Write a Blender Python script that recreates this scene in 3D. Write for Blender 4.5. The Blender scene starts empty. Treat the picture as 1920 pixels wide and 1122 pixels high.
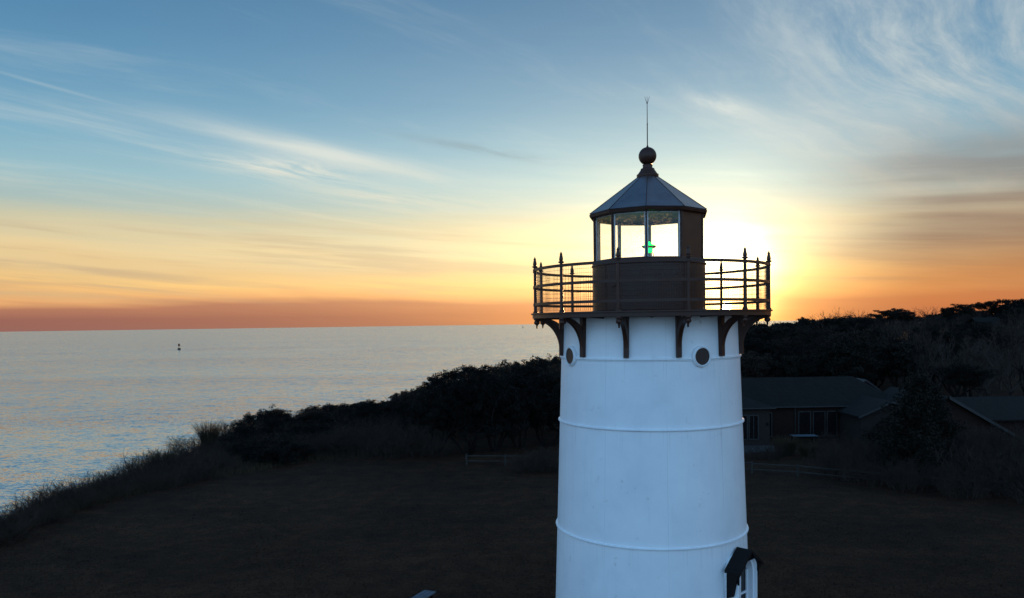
import bpy, math, random
import numpy as np
from mathutils import Vector, Matrix, Euler

R = math.radians
SC = bpy.context.scene
COL = SC.collection
rng = np.random.default_rng(7)
random.seed(7)

# ------------------------------------------------------------------ camera
cd = bpy.data.cameras.new('camera')
cam = bpy.data.objects.new('camera', cd)
COL.objects.link(cam)
cd.sensor_width = 36.0
cd.lens = 36.0 * 1450.0 / 1920.0
cd.shift_y = 103.0 / 1920.0
cd.clip_start = 0.1
cd.clip_end = 100000.0
cam.location = (0, 0, 11.0)
cam.rotation_euler = (Matrix.Rotation(R(90 - 2.2), 3, 'X') @ Matrix.Rotation(R(-0.81), 3, 'Z')).to_euler()
SC.camera = cam

SUN_AZ, SUN_EL = 15.52, 1.05          # degrees; azimuth measured from +Y towards +X


def lin(r, g, b, k=1.0):
    f = lambda c: ((c / 255.0) / 12.92 if c <= 10 else ((c / 255.0 + 0.055) / 1.055) ** 2.4) * k
    return (f(r), f(g), f(b), 1.0)


# ------------------------------------------------------------------ node helper
class NT:
    def __init__(s, tree):
        s.t = tree
        s.n = tree.nodes
        s.l = tree.links

    def put(s, sock, v):
        if isinstance(v, bpy.types.NodeSocket):
            s.l.new(v, sock)
        elif v is not None:
            try:
                sock.default_value = v
            except Exception:
                sock.default_value = tuple(v)[:3]

    def m(s, op, a, b=None, c=None, clamp=False):
        n = s.n.new('ShaderNodeMath')
        n.operation = op
        n.use_clamp = clamp
        for i, v in enumerate((a, b, c)):
            s.put(n.inputs[i], v)
        return n.outputs[0]

    def vm(s, op, a, b=None, scale=None):
        n = s.n.new('ShaderNodeVectorMath')
        n.operation = op
        s.put(n.inputs[0], a)
        s.put(n.inputs[1], b)
        if scale is not None:
            s.put(n.inputs['Scale'], scale)
        return n.outputs['Value'] if op in ('DOT_PRODUCT', 'LENGTH', 'DISTANCE') else n.outputs[0]

    def xyz(s, x, y, z):
        n = s.n.new('ShaderNodeCombineXYZ')
        for i, v in enumerate((x, y, z)):
            s.put(n.inputs[i], v)
        return n.outputs[0]

    def sep(s, v):
        n = s.n.new('ShaderNodeSeparateXYZ')
        s.put(n.inputs[0], v)
        return n.outputs

    def noise(s, vec, scale=1.0, detail=5.0, rough=0.55, dist=0.0, dims='3D', out='Fac'):
        n = s.n.new('ShaderNodeTexNoise')
        n.noise_dimensions = dims
        s.put(n.inputs['Vector'], vec)
        n.inputs['Scale'].default_value = scale
        n.inputs['Detail'].default_value = detail
        n.inputs['Roughness'].default_value = rough
        n.inputs['Distortion'].default_value = dist
        return n.outputs[out]

    def ramp(s, fac, stops, interp='LINEAR'):
        n = s.n.new('ShaderNodeValToRGB')
        cr = n.color_ramp
        cr.interpolation = interp
        while len(cr.elements) < len(stops):
            cr.elements.new(0.5)
        for e, (p, c) in zip(cr.elements, stops):
            e.position = p
            e.color = c
        s.put(n.inputs[0], fac)
        return n.outputs[0]

    def smooth(s, v, a, b, lo=0.0, hi=1.0):
        n = s.n.new('ShaderNodeMapRange')
        n.interpolation_type = 'SMOOTHSTEP'
        s.put(n.inputs[0], v)
        for i, k in enumerate((a, b, lo, hi)):
            n.inputs[i + 1].default_value = k
        return n.outputs[0]

    def mix(s, f, a, b, mode='MIX', clamp=False):
        n = s.n.new('ShaderNodeMix')
        n.data_type = 'RGBA'
        n.blend_type = mode
        n.clamp_result = clamp
        s.put(n.inputs[0], f)
        s.put(n.inputs[6], a)
        s.put(n.inputs[7], b)
        return n.outputs[2]


# ------------------------------------------------------------------ world: dusk sky
world = bpy.data.worlds.new('World')
SC.world = world
world.use_nodes = True
wt = world.node_tree
wt.nodes.clear()
w = NT(wt)
tc = wt.nodes.new('ShaderNodeTexCoord')
D = w.vm('NORMALIZE', tc.outputs['Generated'])
dx, dy, dz = w.sep(D)
el = w.m('MULTIPLY', w.m('ARCSINE', dz), 57.29578)
elp = w.m('MAXIMUM', el, 0.0)
az = w.m('MULTIPLY', w.m('ARCTAN2', dx, dy), 57.29578)
rel = w.m('SUBTRACT', w.m('MODULO', w.m('ADD', w.m('SUBTRACT', az, SUN_AZ), 540.0), 360.0), 180.0)  # azimuth from the sun

# slow bend of the low bands so that they are not ruled lines
bandv = w.xyz(w.m('MULTIPLY', az, 0.028), w.m('ADD', w.m('MULTIPLY', el, 0.33), w.m('MULTIPLY', az, 0.022)), 3.1)
bandn = w.noise(bandv, 1.0, 4.0, 0.55, 0.25)
bandn2 = w.noise(w.vm('ADD', w.vm('MULTIPLY', bandv, (1.6, 2.6, 1.0)), (5.0, 2.0, 9.0)), 1.0, 4.0, 0.6, 0.3)
lowfade = w.m('MULTIPLY', w.smooth(el, 11.0, 5.0), w.smooth(el, 0.6, 3.2))
elb = w.m('ADD', elp, w.m('MULTIPLY', w.m('MULTIPLY', w.m('SUBTRACT', bandn, 0.5), 5.5), lowfade))
elb = w.m('MAXIMUM', elb, 0.0)
fac = w.m('SQRT', w.m('DIVIDE', elb, 90.0, clamp=True))
pos = lambda e: math.sqrt(e / 90.0)
west = [(pos(0.0), lin(136, 94, 94)), (pos(0.7), lin(142, 93, 89)), (pos(1.5), lin(168, 113, 94)), (pos(2.0), lin(226, 168, 112)),
        (pos(3.0), lin(240, 196, 126)), (pos(4.3), lin(222, 188, 134)), (pos(5.6), lin(224, 200, 152)), (pos(7.0), lin(196, 192, 164)),
        (pos(8.4), lin(160, 183, 182)), (pos(10.2), lin(140, 182, 196)), (pos(12.5), lin(116, 168, 194)), (pos(15.7), lin(88, 147, 183)),
        (pos(19.5), lin(72, 131, 172)), (pos(23.0), lin(62, 120, 162)), (pos(40.0), lin(62, 116, 165)), (1.0, lin(56, 106, 158))]
east = [(pos(0.0), (0.56, 0.80, 1.04, 1)), (pos(4.0), (0.51, 0.91, 1.36, 1)), (pos(14.0), (0.44, 0.91, 1.54, 1)),  # sky behind the camera, brightness raised to light the tower front
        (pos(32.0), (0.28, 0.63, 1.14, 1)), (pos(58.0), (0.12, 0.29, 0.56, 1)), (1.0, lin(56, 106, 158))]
base_w = w.ramp(fac, west)
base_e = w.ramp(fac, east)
crel = w.m('COSINE', w.m('DIVIDE', rel, 57.29578))
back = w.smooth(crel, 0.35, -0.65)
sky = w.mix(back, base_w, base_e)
# faint grey streaks through the tan zone
stk = w.m('MULTIPLY', w.smooth(bandn2, 0.46, 0.68), w.m('MULTIPLY', w.smooth(el, 9.0, 5.5), w.smooth(el, 1.2, 2.6)))
sky = w.mix(w.m('MULTIPLY', w.m('MULTIPLY', stk, 0.55), w.m('SUBTRACT', 1.0, back)), sky, lin(182, 160, 132))

# light near the sun and low down has lost its blue on the long way through the air
red = w.m('MULTIPLY', w.m('EXPONENT', w.m('DIVIDE', w.m('ABSOLUTE', rel), -20.0)), w.smooth(el, 6.0, 0.8))
sky = w.mix(red, sky, w.vm('MULTIPLY', sky, (1.12, 0.84, 0.38)))
# physical low-sun sky adds its own glow
nish = wt.nodes.new('ShaderNodeTexSky')
nish.sky_type = 'NISHITA'
nish.sun_disc = False
nish.sun_elevation = R(SUN_EL)
nish.sun_rotation = R(SUN_AZ)
nish.altitude = 30.0
sky = w.mix(1.0, sky, w.vm('SCALE', nish.outputs[0], None, 0.005), 'ADD')

# glow round the sun, drawn out along the horizon
ge = w.m('SUBTRACT', el, 3.5)
ge1 = w.m('MULTIPLY', ge, w.smooth(ge, 0.0, 6.0, 1.0, 1.18))
ga = w.m('MULTIPLY', rel, w.smooth(rel, -3.0, 3.0, 0.55, 1.22))
q = w.m('SQRT', w.m('ADD', w.m('MULTIPLY', ge1, ge1), w.m('MULTIPLY', ga, ga)))
qn = w.m('ADD', q, w.m('MULTIPLY', w.m('SUBTRACT', bandn2, 0.5), w.m('MULTIPLY', q, 0.7)))
core = w.m('EXPONENT', w.m('MULTIPLY', w.m('POWER', w.m('DIVIDE', qn, 2.95), 2.0), -1.0))
ext_ = w.mix(w.smooth(el, -0.3, 5.0), (1.0, 0.55, 0.24, 1), (1, 1, 1, 1))
mid = w.m('EXPONENT', w.m('DIVIDE', qn, -4.6))
wide = w.m('EXPONENT', w.m('DIVIDE', q, -9.6))
sky = w.mix(1.0, sky, w.vm('MULTIPLY', ext_, w.vm('SCALE', (1.0, 0.90, 0.58), None, w.m('MULTIPLY', core, 3.0))), 'ADD')
sky = w.mix(1.0, sky, w.vm('MULTIPLY', ext_, w.vm('SCALE', (1.0, 0.72, 0.24), None, w.m('MULTIPLY', mid, 1.05))), 'ADD')
sky = w.mix(1.0, sky, w.vm('MULTIPLY', ext_, w.vm('SCALE', (1.0, 0.86, 0.52), None, w.m('MULTIPLY', wide, 0.86))), 'ADD')

# cirrus on a high sheet: streaks that run towards azimuth 43 degrees
inv = w.m('DIVIDE', 1.0, w.m('ADD', w.m('MAXIMUM', dz, 0.0), 0.07))
px = w.m('MULTIPLY', dx, inv)
py = w.m('MULTIPLY', dy, inv)
sa, ca = math.sin(R(43)), math.cos(R(43))
cu = w.m('ADD', w.m('MULTIPLY', px, sa), w.m('MULTIPLY', py, ca))
cv = w.m('SUBTRACT', w.m('MULTIPLY', px, ca), w.m('MULTIPLY', py, sa))
warp = w.noise(w.xyz(w.m('MULTIPLY', cu, 0.5), w.m('MULTIPLY', cv, 0.8), 0.0), 1.0, 3.0, 0.5, 0.0)
cvw = w.m('ADD', cv, w.m('MULTIPLY', w.m('SUBTRACT', warp, 0.5), 0.7))
ci1 = w.noise(w.xyz(w.m('MULTIPLY', cu, 0.32), w.m('MULTIPLY', cvw, 1.9), 1.7), 1.0, 6.0, 0.58, 0.15)
ci2 = w.noise(w.xyz(w.m('MULTIPLY', cu, 1.5), w.m('MULTIPLY', cvw, 6.5), 7.7), 1.0, 6.0, 0.68, 0.18)
ci3 = w.noise(w.xyz(w.m('MULTIPLY', cu, 0.16), w.m('MULTIPLY', cvw, 0.62), 4.2), 1.0, 3.0, 0.5, 0.0)


def blob(a0, e0, sa_, se_, tilt=0.0):
    a = w.m('SUBTRACT', az, a0)
    e = w.m('ADD', w.m('SUBTRACT', el, e0), w.m('MULTIPLY', a, tilt))
    s2 = w.m('ADD', w.m('POWER', w.m('DIVIDE', a, sa_), 2.0), w.m('POWER', w.m('DIVIDE', e, se_), 2.0))
    return w.m('EXPONENT', w.m('MULTIPLY', s2, -1.0))


right = w.smooth(rel, -9.0, 12.0)
cov = w.m('ADD', w.m('MULTIPLY', ci1, 0.75), w.m('MULTIPLY', ci2, 0.30))
cov = w.m('ADD', cov, w.m('MULTIPLY', w.m('SUBTRACT', ci3, 0.5), 0.55))
cov = w.m('ADD', cov, w.m('SUBTRACT', w.m('MULTIPLY', right, 0.20), 0.035))
cov = w.smooth(cov, 0.50, 0.86)
# the bright feather left of the tower and the long wisp at the far left
lens = w.m('MULTIPLY', blob(-16.5, 11.1, 4.6, 0.62, 0.06), w.smooth(ci2, 0.30, 0.62))
lens = w.m('ADD', lens, w.m('MULTIPLY', blob(-13.0, 12.3, 9.5, 0.75, 0.17), w.m('MULTIPLY', w.smooth(ci1, 0.28, 0.62), 1.0)))
lens = w.m('ADD', lens, w.m('MULTIPLY', blob(-9.0, 9.2, 7.5, 0.9, 0.12), w.m('MULTIPLY', w.smooth(ci2, 0.25, 0.6), 0.6)))
lens = w.m('ADD', lens, w.m('MULTIPLY', blob(-30.5, 15.1, 3.6, 0.10, 0.17), 0.22))
lens = w.m('ADD', lens, w.m('MULTIPLY', blob(15.4, 14.9, 2.3, 0.55, 0.30), w.m('MULTIPLY', w.smooth(ci2, 0.25, 0.62), 0.65)))
lens = w.m('ADD', lens, w.m('MULTIPLY', blob(26.0, 17.5, 7.5, 4.2, 0.25), w.m('MULTIPLY', w.smooth(ci2, 0.28, 0.72), 0.62)))
cov = w.m('ADD', w.m('MULTIPLY', cov, 0.66), lens, clamp=True)
veil = w.m('MULTIPLY', w.m('MULTIPLY', w.smooth(rel, -4.0, 14.0), w.smooth(rel, 100.0, 50.0)), w.smooth(w.m('ADD', w.m('MULTIPLY', ci1, 0.6), w.m('MULTIPLY', ci2, 0.4)), 0.28, 0.62))
veil = w.m('MULTIPLY', veil, w.smooth(el, 45.0, 24.0))
sky = w.mix(w.m('MULTIPLY', veil, w.smooth(el, 6.0, 11.0, 0.0, 0.78)), sky, lin(160, 178, 188))
cov = w.m('MULTIPLY', cov, w.smooth(el, 3.0, 9.0))
cov = w.m('MULTIPLY', cov, w.smooth(el, 60.0, 28.0, 0.25, 1.0))
ccol = w.ramp(w.m('DIVIDE', el, 30.0, clamp=True), [(0.0, lin(250, 205, 150)), (0.25, lin(244, 226, 190)), (0.40, lin(224, 226, 216)), (0.75, lin(190, 208, 216)), (1.0, lin(172, 196, 210))])
ccol = w.vm('ADD', ccol, w.vm('SCALE', (1.0, 0.86, 0.52), None, w.m('MULTIPLY', wide, 0.5)))
ccol = w.mix(w.m('MULTIPLY', back, 0.85), ccol, w.vm('SCALE', sky, None, 1.15))
sky = w.mix(w.m('MULTIPLY', cov, 0.78), sky, ccol)

# grey-brown sheets low on the right, in front of the glow
bandn3 = w.noise(w.vm('ADD', w.vm('MULTIPLY', bandv, (1.0, 0.62, 1.0)), (1.0, 7.3, 2.0)), 1.0, 4.0, 0.52, 0.5)
dk = w.m('MULTIPLY', w.smooth(w.m('ADD', w.m('MULTIPLY', bandn3, 0.86), w.m('MULTIPLY', bandn2, 0.14)), 0.33, 0.62, 0.42, 1.0), w.m('MULTIPLY', w.smooth(rel, 3.0, 14.0), w.m('MULTIPLY', w.smooth(el, 14.5, 8.0), w.smooth(rel, 95.0, 45.0))))
dk = w.m('MULTIPLY', dk, w.smooth(el, 0.0, 3.5, 0.55, 1.0))
dkc = w.ramp(w.m('DIVIDE', el, 15.0, clamp=True), [(0.0, lin(220, 118, 50)), (0.18, lin(200, 134, 80)), (0.34, lin(156, 122, 98)), (0.6, lin(134, 122, 114)), (1.0, lin(138, 146, 152))])
sky = w.mix(w.m('MULTIPLY', dk, 0.92), sky, dkc)
# thin dark wisp beside the lantern
wsp = w.m('MULTIPLY', blob(-2.0, 12.6, 5.0, 0.30, 0.17), w.smooth(ci2, 0.3, 0.6))
sky = w.mix(w.m('MULTIPLY', wsp, 0.45), sky, lin(142, 152, 156))

# the sun itself
S = (math.sin(R(SUN_AZ)) * math.cos(R(SUN_EL)), math.cos(R(SUN_AZ)) * math.cos(R(SUN_EL)), math.sin(R(SUN_EL)))
gam = w.m('MULTIPLY', w.m('ARCCOSINE', w.m('MINIMUM', w.vm('DOT_PRODUCT', D, S), 1.0)), 57.29578)
disc = w.smooth(gam, 0.36, 0.28)
aur = w.m('EXPONENT', w.m('DIVIDE', gam, -1.1))
sky = w.mix(1.0, sky, w.vm('SCALE', (1.0, 0.86, 0.55), None, w.m('MULTIPLY', disc, 40.0)), 'ADD')
sky = w.mix(1.0, sky, w.vm('SCALE', (1.0, 0.66, 0.20), None, w.m('MULTIPLY', aur, 6.0)), 'ADD')

bg = wt.nodes.new('ShaderNodeBackground')
bg.inputs[1].default_value = 1.0
wo = wt.nodes.new('ShaderNodeOutputWorld')
wt.links.new(sky, bg.inputs[0])
wt.links.new(bg.outputs[0], wo.inputs[0])
world.cycles.sampling_method = 'MANUAL'
world.cycles.sample_map_resolution = 1024

# ------------------------------------------------------------------ sun lamp
sd = bpy.data.lights.new('sun', 'SUN')
sun = bpy.data.objects.new('sun', sd)
COL.objects.link(sun)
sd.energy = 4.0
sd.angle = R(0.6)
sd.color = (1.0, 0.56, 0.24)
sun.location = (30, 120, 40)
sun.rotation_euler = Vector(S).to_track_quat('Z', 'Y').to_euler()

SC.view_settings.view_transform = 'Standard'
SC.view_settings.look = 'None'
SC.view_settings.exposure = 0.0
SC.view_settings.gamma = 1.0
SC.view_settings.use_curve_mapping = False
SC.cycles.max_bounces = 5
SC.cycles.diffuse_bounces = 3
SC.cycles.glossy_bounces = 3
SC.cycles.transparent_max_bounces = 24
SC.cycles.sample_clamp_indirect = 4.0
SC.cycles.caustics_reflective = False
SC.cycles.caustics_refractive = False
try:
    SC.cycles.use_denoising = True
except Exception:
    pass


# ------------------------------------------------------------------ materials
def material(name):
    mt = bpy.data.materials.new(name)
    mt.use_nodes = True
    t = mt.node_tree
    t.nodes.clear()
    k = NT(t)
    o = t.nodes.new('ShaderNodeOutputMaterial')
    b = t.nodes.new('ShaderNodeBsdfPrincipled')
    t.links.new(b.outputs[0], o.inputs[0])
    return mt, k, b, o


def objco(k):
    return k.n.new('ShaderNodeTexCoord').outputs['Object']


def bump(k, b, h, strength=0.3, dist=0.02):
    n = k.n.new('ShaderNodeBump')
    n.inputs['Strength'].default_value = strength
    n.inputs['Distance'].default_value = dist
    k.put(n.inputs['Height'], h)
    k.l.new(n.outputs[0], b.inputs['Normal'])


def simple(name, col, rough=0.6, var=0.35, scale=3.0, metal=0.0, bmp=0.0, spec=0.5):
    mt, k, b, o = material(name)
    n = k.noise(objco(k), scale, 6.0, 0.6)
    c0 = tuple(c * (1 - var) for c in col) + (1,)
    c1 = tuple(min(1, c * (1 + var)) for c in col) + (1,)
    k.put(b.inputs['Base Color'], k.ramp(n, [(0.3, c0), (0.7, c1)]))
    b.inputs['Roughness'].default_value = rough
    b.inputs['Metallic'].default_value = metal
    b.inputs['Specular IOR Level'].default_value = spec
    if bmp:
        bump(k, b, k.noise(objco(k), scale * 6, 5.0, 0.6), bmp)
    return mt


M = {}


def white_tower():
    mt, k, b, o = material('white_painted_iron')
    co = objco(k)
    x, y, z = k.sep(co)
    ang = k.m('ARCTAN2', x, y)
    big = k.noise(co, 0.9, 5.0, 0.6)
    strk = k.noise(k.xyz(k.m('MULTIPLY', ang, 9.0), k.m('MULTIPLY', z, 0.28), 0.0), 1.6, 7.0, 0.65)
    fine = k.noise(co, 16.0, 6.0, 0.65)
    c = k.ramp(big, [(0.28, (0.73, 0.74, 0.76, 1)), (0.5, (0.82, 0.82, 0.83, 1)), (0.72, (0.87, 0.87, 0.87, 1))])
    c = k.mix(k.smooth(strk, 0.54, 0.80, 0.0, 0.28), c, (0.60, 0.60, 0.60, 1))
    stain = k.m('MULTIPLY', k.smooth(k.noise(co, 3.3, 6.0, 0.7), 0.60, 0.74), k.smooth(strk, 0.40, 0.6))
    c = k.mix(k.m('MULTIPLY', stain, 0.7), c, (0.42, 0.40, 0.38, 1))
    for zb in (10.18, 8.73, 6.27):
        dr = k.m('MULTIPLY', k.smooth(k.m('SUBTRACT', zb, z), 0.0, 0.02), k.smooth(k.m('SUBTRACT', zb, z), 0.75, 0.02))
        dn = k.noise(k.xyz(k.m('MULTIPLY', ang, 14.0), k.m('MULTIPLY', z, 0.10), zb), 2.2, 5.0, 0.7)
        c = k.mix(k.m('MULTIPLY', dr, k.smooth(dn, 0.55, 0.74, 0.0, 0.38)), c, (0.36, 0.31, 0.28, 1))
    seam = k.m('ABSOLUTE', k.m('SUBTRACT', k.m('FRACT', k.m('MULTIPLY', k.m('ADD', ang, 0.31), 1.5915)), 0.5))
    c = k.mix(k.m('MULTIPLY', k.smooth(seam, 0.0035, 0.0012), k.smooth(big, 0.44, 0.56, 0.05, 0.5)), c, (0.34, 0.34, 0.36, 1))
    pit = k.smooth(k.noise(co, 42.0, 2.0, 0.5), 0.74, 0.80)
    c = k.mix(k.m('MULTIPLY', pit, 0.55), c, (0.25, 0.20, 0.17, 1))
    k.put(b.inputs['Base Color'], c)
    k.put(b.inputs['Roughness'], k.smooth(fine, 0.2, 0.8, 0.36, 0.58))
    h = k.m('ADD', k.m('MULTIPLY', k.noise(co, 2.2, 3.0, 0.5), 0.8), k.m('MULTIPLY', fine, 0.10))
    bump(k, b, h, 0.22, 0.03)
    return mt


def brown_metal():
    mt, k, b, o = material('brown_painted_iron')
    co = objco(k)
    x, y, z = k.sep(co)
    n = k.noise(co, 2.0, 7.0, 0.62)
    ang = k.m('ARCTAN2', x, y)
    st = k.noise(k.xyz(k.m('MULTIPLY', ang, 12.0), k.m('MULTIPLY', z, 0.5), 0.0), 1.5, 6.0, 0.6)
    c = k.ramp(n, [(0.3, (0.036, 0.0115, 0.0060, 1)), (0.7, (0.056, 0.0180, 0.0090, 1))])
    c = k.mix(k.smooth(st, 0.55, 0.8, 0.0, 0.5), c, (0.075, 0.030, 0.018, 1))
    b.inputs['Specular IOR Level'].default_value = 0.32
    k.put(b.inputs['Base Color'], c)
    k.put(b.inputs['Roughness'], k.smooth(n, 0.25, 0.75, 0.34, 0.56))
    bump(k, b, k.noise(co, 9.0, 5.0, 0.6), 0.15, 0.01)
    return mt


def glass_mat(name, dust=0.06, tint=(1, 1, 1, 1)):
    mt, k, b, o = material(name)
    k.n.remove(b)
    tr = k.n.new('ShaderNodeBsdfTransparent')
    tr.inputs[0].default_value = tint
    gl = k.n.new('ShaderNodeBsdfGlossy')
    gl.inputs['Roughness'].default_value = 0.03
    df = k.n.new('ShaderNodeBsdfTranslucent')
    df.inputs[0].default_value = (0.7, 0.7, 0.7, 1)
    ge_ = k.n.new('ShaderNodeNewGeometry')
    cs = k.m('ABSOLUTE', k.vm('DOT_PRODUCT', ge_.outputs['Incoming'], ge_.outputs['Normal']))
    fres = k.m('ADD', 0.02, k.m('MULTIPLY', k.m('POWER', k.m('SUBTRACT', 1.0, cs, clamp=True), 5.0), 0.5))
    m1 = k.n.new('ShaderNodeMixShader')
    m2 = k.n.new('ShaderNodeMixShader')
    co = objco(k)
    dn = k.m('MULTIPLY', k.smooth(k.noise(co, 22.0, 6.0, 0.7), 0.48, 0.75), dust * 2.2)
    k.put(m1.inputs[0], dn)
    k.l.new(tr.outputs[0], m1.inputs[1])
    k.l.new(df.outputs[0], m1.inputs[2])
    k.put(m2.inputs[0], fres)
    k.l.new(m1.outputs[0], m2.inputs[1])
    k.l.new(gl.outputs[0], m2.inputs[2])
    k.l.new(m2.outputs[0], o.inputs[0])
    return mt


def sea_mat():
    mt, k, b, o = material('sea_water')
    g = k.n.new('ShaderNodeNewGeometry')
    P = g.outputs['Position']
    x, y, z = k.sep(P)
    # wind waves run across the bay; three sizes of ripple plus slow patches of wind
    def slope(sx, sy, sc, det, seed):
        v = k.xyz(k.m('MULTIPLY', x, sx), k.m('MULTIPLY', y, sy), seed)
        return k.vm('SUBTRACT', k.noise(v, sc, det, 0.6, 0.2, out='Color'), (0.5, 0.5, 0.5))
    patch = k.noise(k.xyz(k.m('MULTIPLY', x, 0.0035), k.m('MULTIPLY', y, 0.009), 2.0), 1.0, 5.0, 0.6, 0.4)
    amp = k.smooth(patch, 0.32, 0.68, 0.62, 1.25)
    a = k.vm('SCALE', slope(0.10, 0.26, 1.0, 3.0, 0.0), None, 0.28)
    c = k.vm('SCALE', slope(0.42, 1.0, 1.0, 4.0, 5.0), None, 0.44)
    e = k.vm('SCALE', slope(1.6, 3.0, 1.0, 3.0, 9.0), None, 0.62)
    sl = k.vm('SCALE', k.vm('ADD', k.vm('ADD', a, c), e), None, amp)
    sl = k.vm('MULTIPLY', sl, (1.0, 1.0, 0.0))
    lean = k.m('MULTIPLY', k.smooth(k.m('LOGARITHM', k.m('MAXIMUM', y, 10.0), 10.0), 2.0, 3.1), -0.046)   # normals tipped towards the viewer, more off shore, to reflect higher sky
    lean = k.m('ADD', lean, -0.020)
    nrm = k.vm('NORMALIZE', k.vm('ADD', sl, k.xyz(0.0, lean, 1.0)))
    k.l.new(nrm, b.inputs['Normal'])
    b.inputs['Base Color'].default_value = (0.28, 0.225, 0.185, 1)
    b.inputs['Roughness'].default_value = 0.13
    b.inputs['IOR'].default_value = 7.0
    return mt


def lawn_mat():
    mt, k, b, o = material('dry_winter_grass')
    g = k.n.new('ShaderNodeNewGeometry')
    P = g.outputs['Position']
    big = k.noise(k.vm('MULTIPLY', P, (0.7, 1.6, 1.0)), 0.12, 6.0, 0.66, 0.6)
    med = k.noise(P, 0.9, 6.0, 0.65)
    fine = k.noise(P, 9.0, 5.0, 0.7)
    c = k.ramp(big, [(0.30, (0.048, 0.0220, 0.0115, 1)), (0.5, (0.076, 0.0340, 0.0170, 1)), (0.70, (0.108, 0.0480, 0.0235, 1))])
    c = k.mix(k.smooth(med, 0.35, 0.7), k.mix(1.0, c, (0.60, 0.62, 0.68, 1), 'MULTIPLY'), c)
    c = k.mix(k.smooth(fine, 0.35, 0.72), k.mix(1.0, c, (0.45, 0.45, 0.45, 1), 'MULTIPLY'), c)
    k.put(b.inputs['Base Color'], c)
    b.inputs['Roughness'].default_value = 0.95
    b.inputs['Specular IOR Level'].default_value = 0.1
    bump(k, b, k.m('ADD', k.m('MULTIPLY', fine, 0.4), med), 0.8, 0.25)
    return mt


def shingle_mat(name, col, course=0.16, var=0.3):
    mt, k, b, o = material(name)
    co = objco(k)
    x, y, z = k.sep(co)
    row = k.m('FRACT', k.m('DIVIDE', z, course))
    rowi = k.m('FLOOR', k.m('DIVIDE', z, course))
    cell = k.noise(k.xyz(k.m('FLOOR', k.m('DIVIDE', k.m('ADD', k.m('ADD', x, y), k.m('MULTIPLY', rowi, 0.37)), 0.18)), rowi, 0.0), 1.7, 0.0, 0.5)
    c0 = tuple(c * (1 - var) for c in col) + (1,)
    c1 = tuple(c * (1 + var) for c in col) + (1,)
    c = k.ramp(cell, [(0.3, c0), (0.7, c1)])
    k.put(b.inputs['Base Color'], c)
    b.inputs['Roughness'].default_value = 0.85
    b.inputs['Specular IOR Level'].default_value = 0.2
    bump(k, b, k.m('SUBTRACT', 1.0, row), 0.7, 0.02)
    return mt


M['white'] = white_tower()
M['brown'] = brown_metal()
def roof_mat():
    mt, k, b, o = material('dark_roof_metal')
    co = objco(k)
    n = k.noise(co, 3.0, 6.0, 0.6)
    k.put(b.inputs['Base Color'], k.ramp(n, [(0.3, (0.24, 0.175, 0.17, 1)), (0.7, (0.33, 0.25, 0.245, 1))]))
    k.put(b.inputs['Roughness'], k.smooth(n, 0.25, 0.75, 0.24, 0.40))
    b.inputs['Metallic'].default_value = 0.85
    bump(k, b, k.noise(co, 7.0, 4.0, 0.6), 0.12, 0.01)
    return mt


M['roofmetal'] = roof_mat()
M['trim'] = simple('white_trim_paint', (0.74, 0.75, 0.77), 0.45, 0.08, 4.0)
M['frame'] = simple('grey_frame_paint', (0.50, 0.47, 0.46), 0.5, 0.15, 6.0)
M['ceiling'] = simple('lantern_ceiling_paint', (0.56, 0.34, 0.20), 0.6, 0.25, 8.0, bmp=0.3)
M['glass'] = glass_mat('salt_dusted_glass', 0.10)
M['dark_glass'] = simple('dark_window_glass', (0.010, 0.008, 0.008), 0.10, 0.2, 2.0, spec=0.3)
M['port_dark'] = simple('dark_porthole_cover', (0.024, 0.007, 0.004), 0.5, 0.3, 6.0)
M['hood'] = simple('dark_painted_hood', (0.007, 0.004, 0.004), 0.7, 0.3, 5.0, spec=0.2)
M['wire'] = simple('rusty_wire', (0.05, 0.028, 0.018), 0.6, 0.3, 5.0)
M['brass'] = simple('beacon_brass', (0.42, 0.26, 0.10), 0.3, 0.2, 8.0, metal=0.8)
M['sea'] = sea_mat()
M['lawn'] = lawn_mat()
M['soil'] = simple('scrub_soil', (0.014, 0.012, 0.010), 0.95, 0.4, 0.5, bmp=0.5, spec=0.1)
M['twig'] = simple('grey_brown_twigs', (0.050, 0.033, 0.026), 0.9, 0.35, 0.7, spec=0.1)
M['palebark'] = simple('pale_grey_bark', (0.056, 0.041, 0.034), 0.9, 0.3, 1.2, spec=0.1)
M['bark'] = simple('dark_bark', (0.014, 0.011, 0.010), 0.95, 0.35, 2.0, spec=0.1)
M['reed'] = simple('dry_straw', (0.062, 0.043, 0.026), 0.9, 0.35, 1.5, spec=0.1)
M['fence'] = simple('weathered_grey_wood', (0.036, 0.030, 0.026), 0.85, 0.3, 3.0, spec=0.2)
M['bench'] = simple('silvered_bench_wood', (0.085, 0.105, 0.125), 0.75, 0.25, 5.0, spec=0.3)
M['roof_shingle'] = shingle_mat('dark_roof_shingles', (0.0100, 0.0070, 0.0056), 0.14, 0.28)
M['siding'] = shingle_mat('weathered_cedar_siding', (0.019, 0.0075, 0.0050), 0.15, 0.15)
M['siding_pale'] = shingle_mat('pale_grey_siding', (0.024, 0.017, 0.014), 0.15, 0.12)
M['houset'] = simple('house_trim_paint', (0.017, 0.0145, 0.0135), 0.6, 0.1, 3.0)
M['stone'] = simple('pale_patio_stone', (0.032, 0.030, 0.030), 0.8, 0.25, 2.0)
M['black'] = simple('black_paint', (0.006, 0.005, 0.005), 0.85, 0.3, 3.0, spec=0.15)


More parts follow.
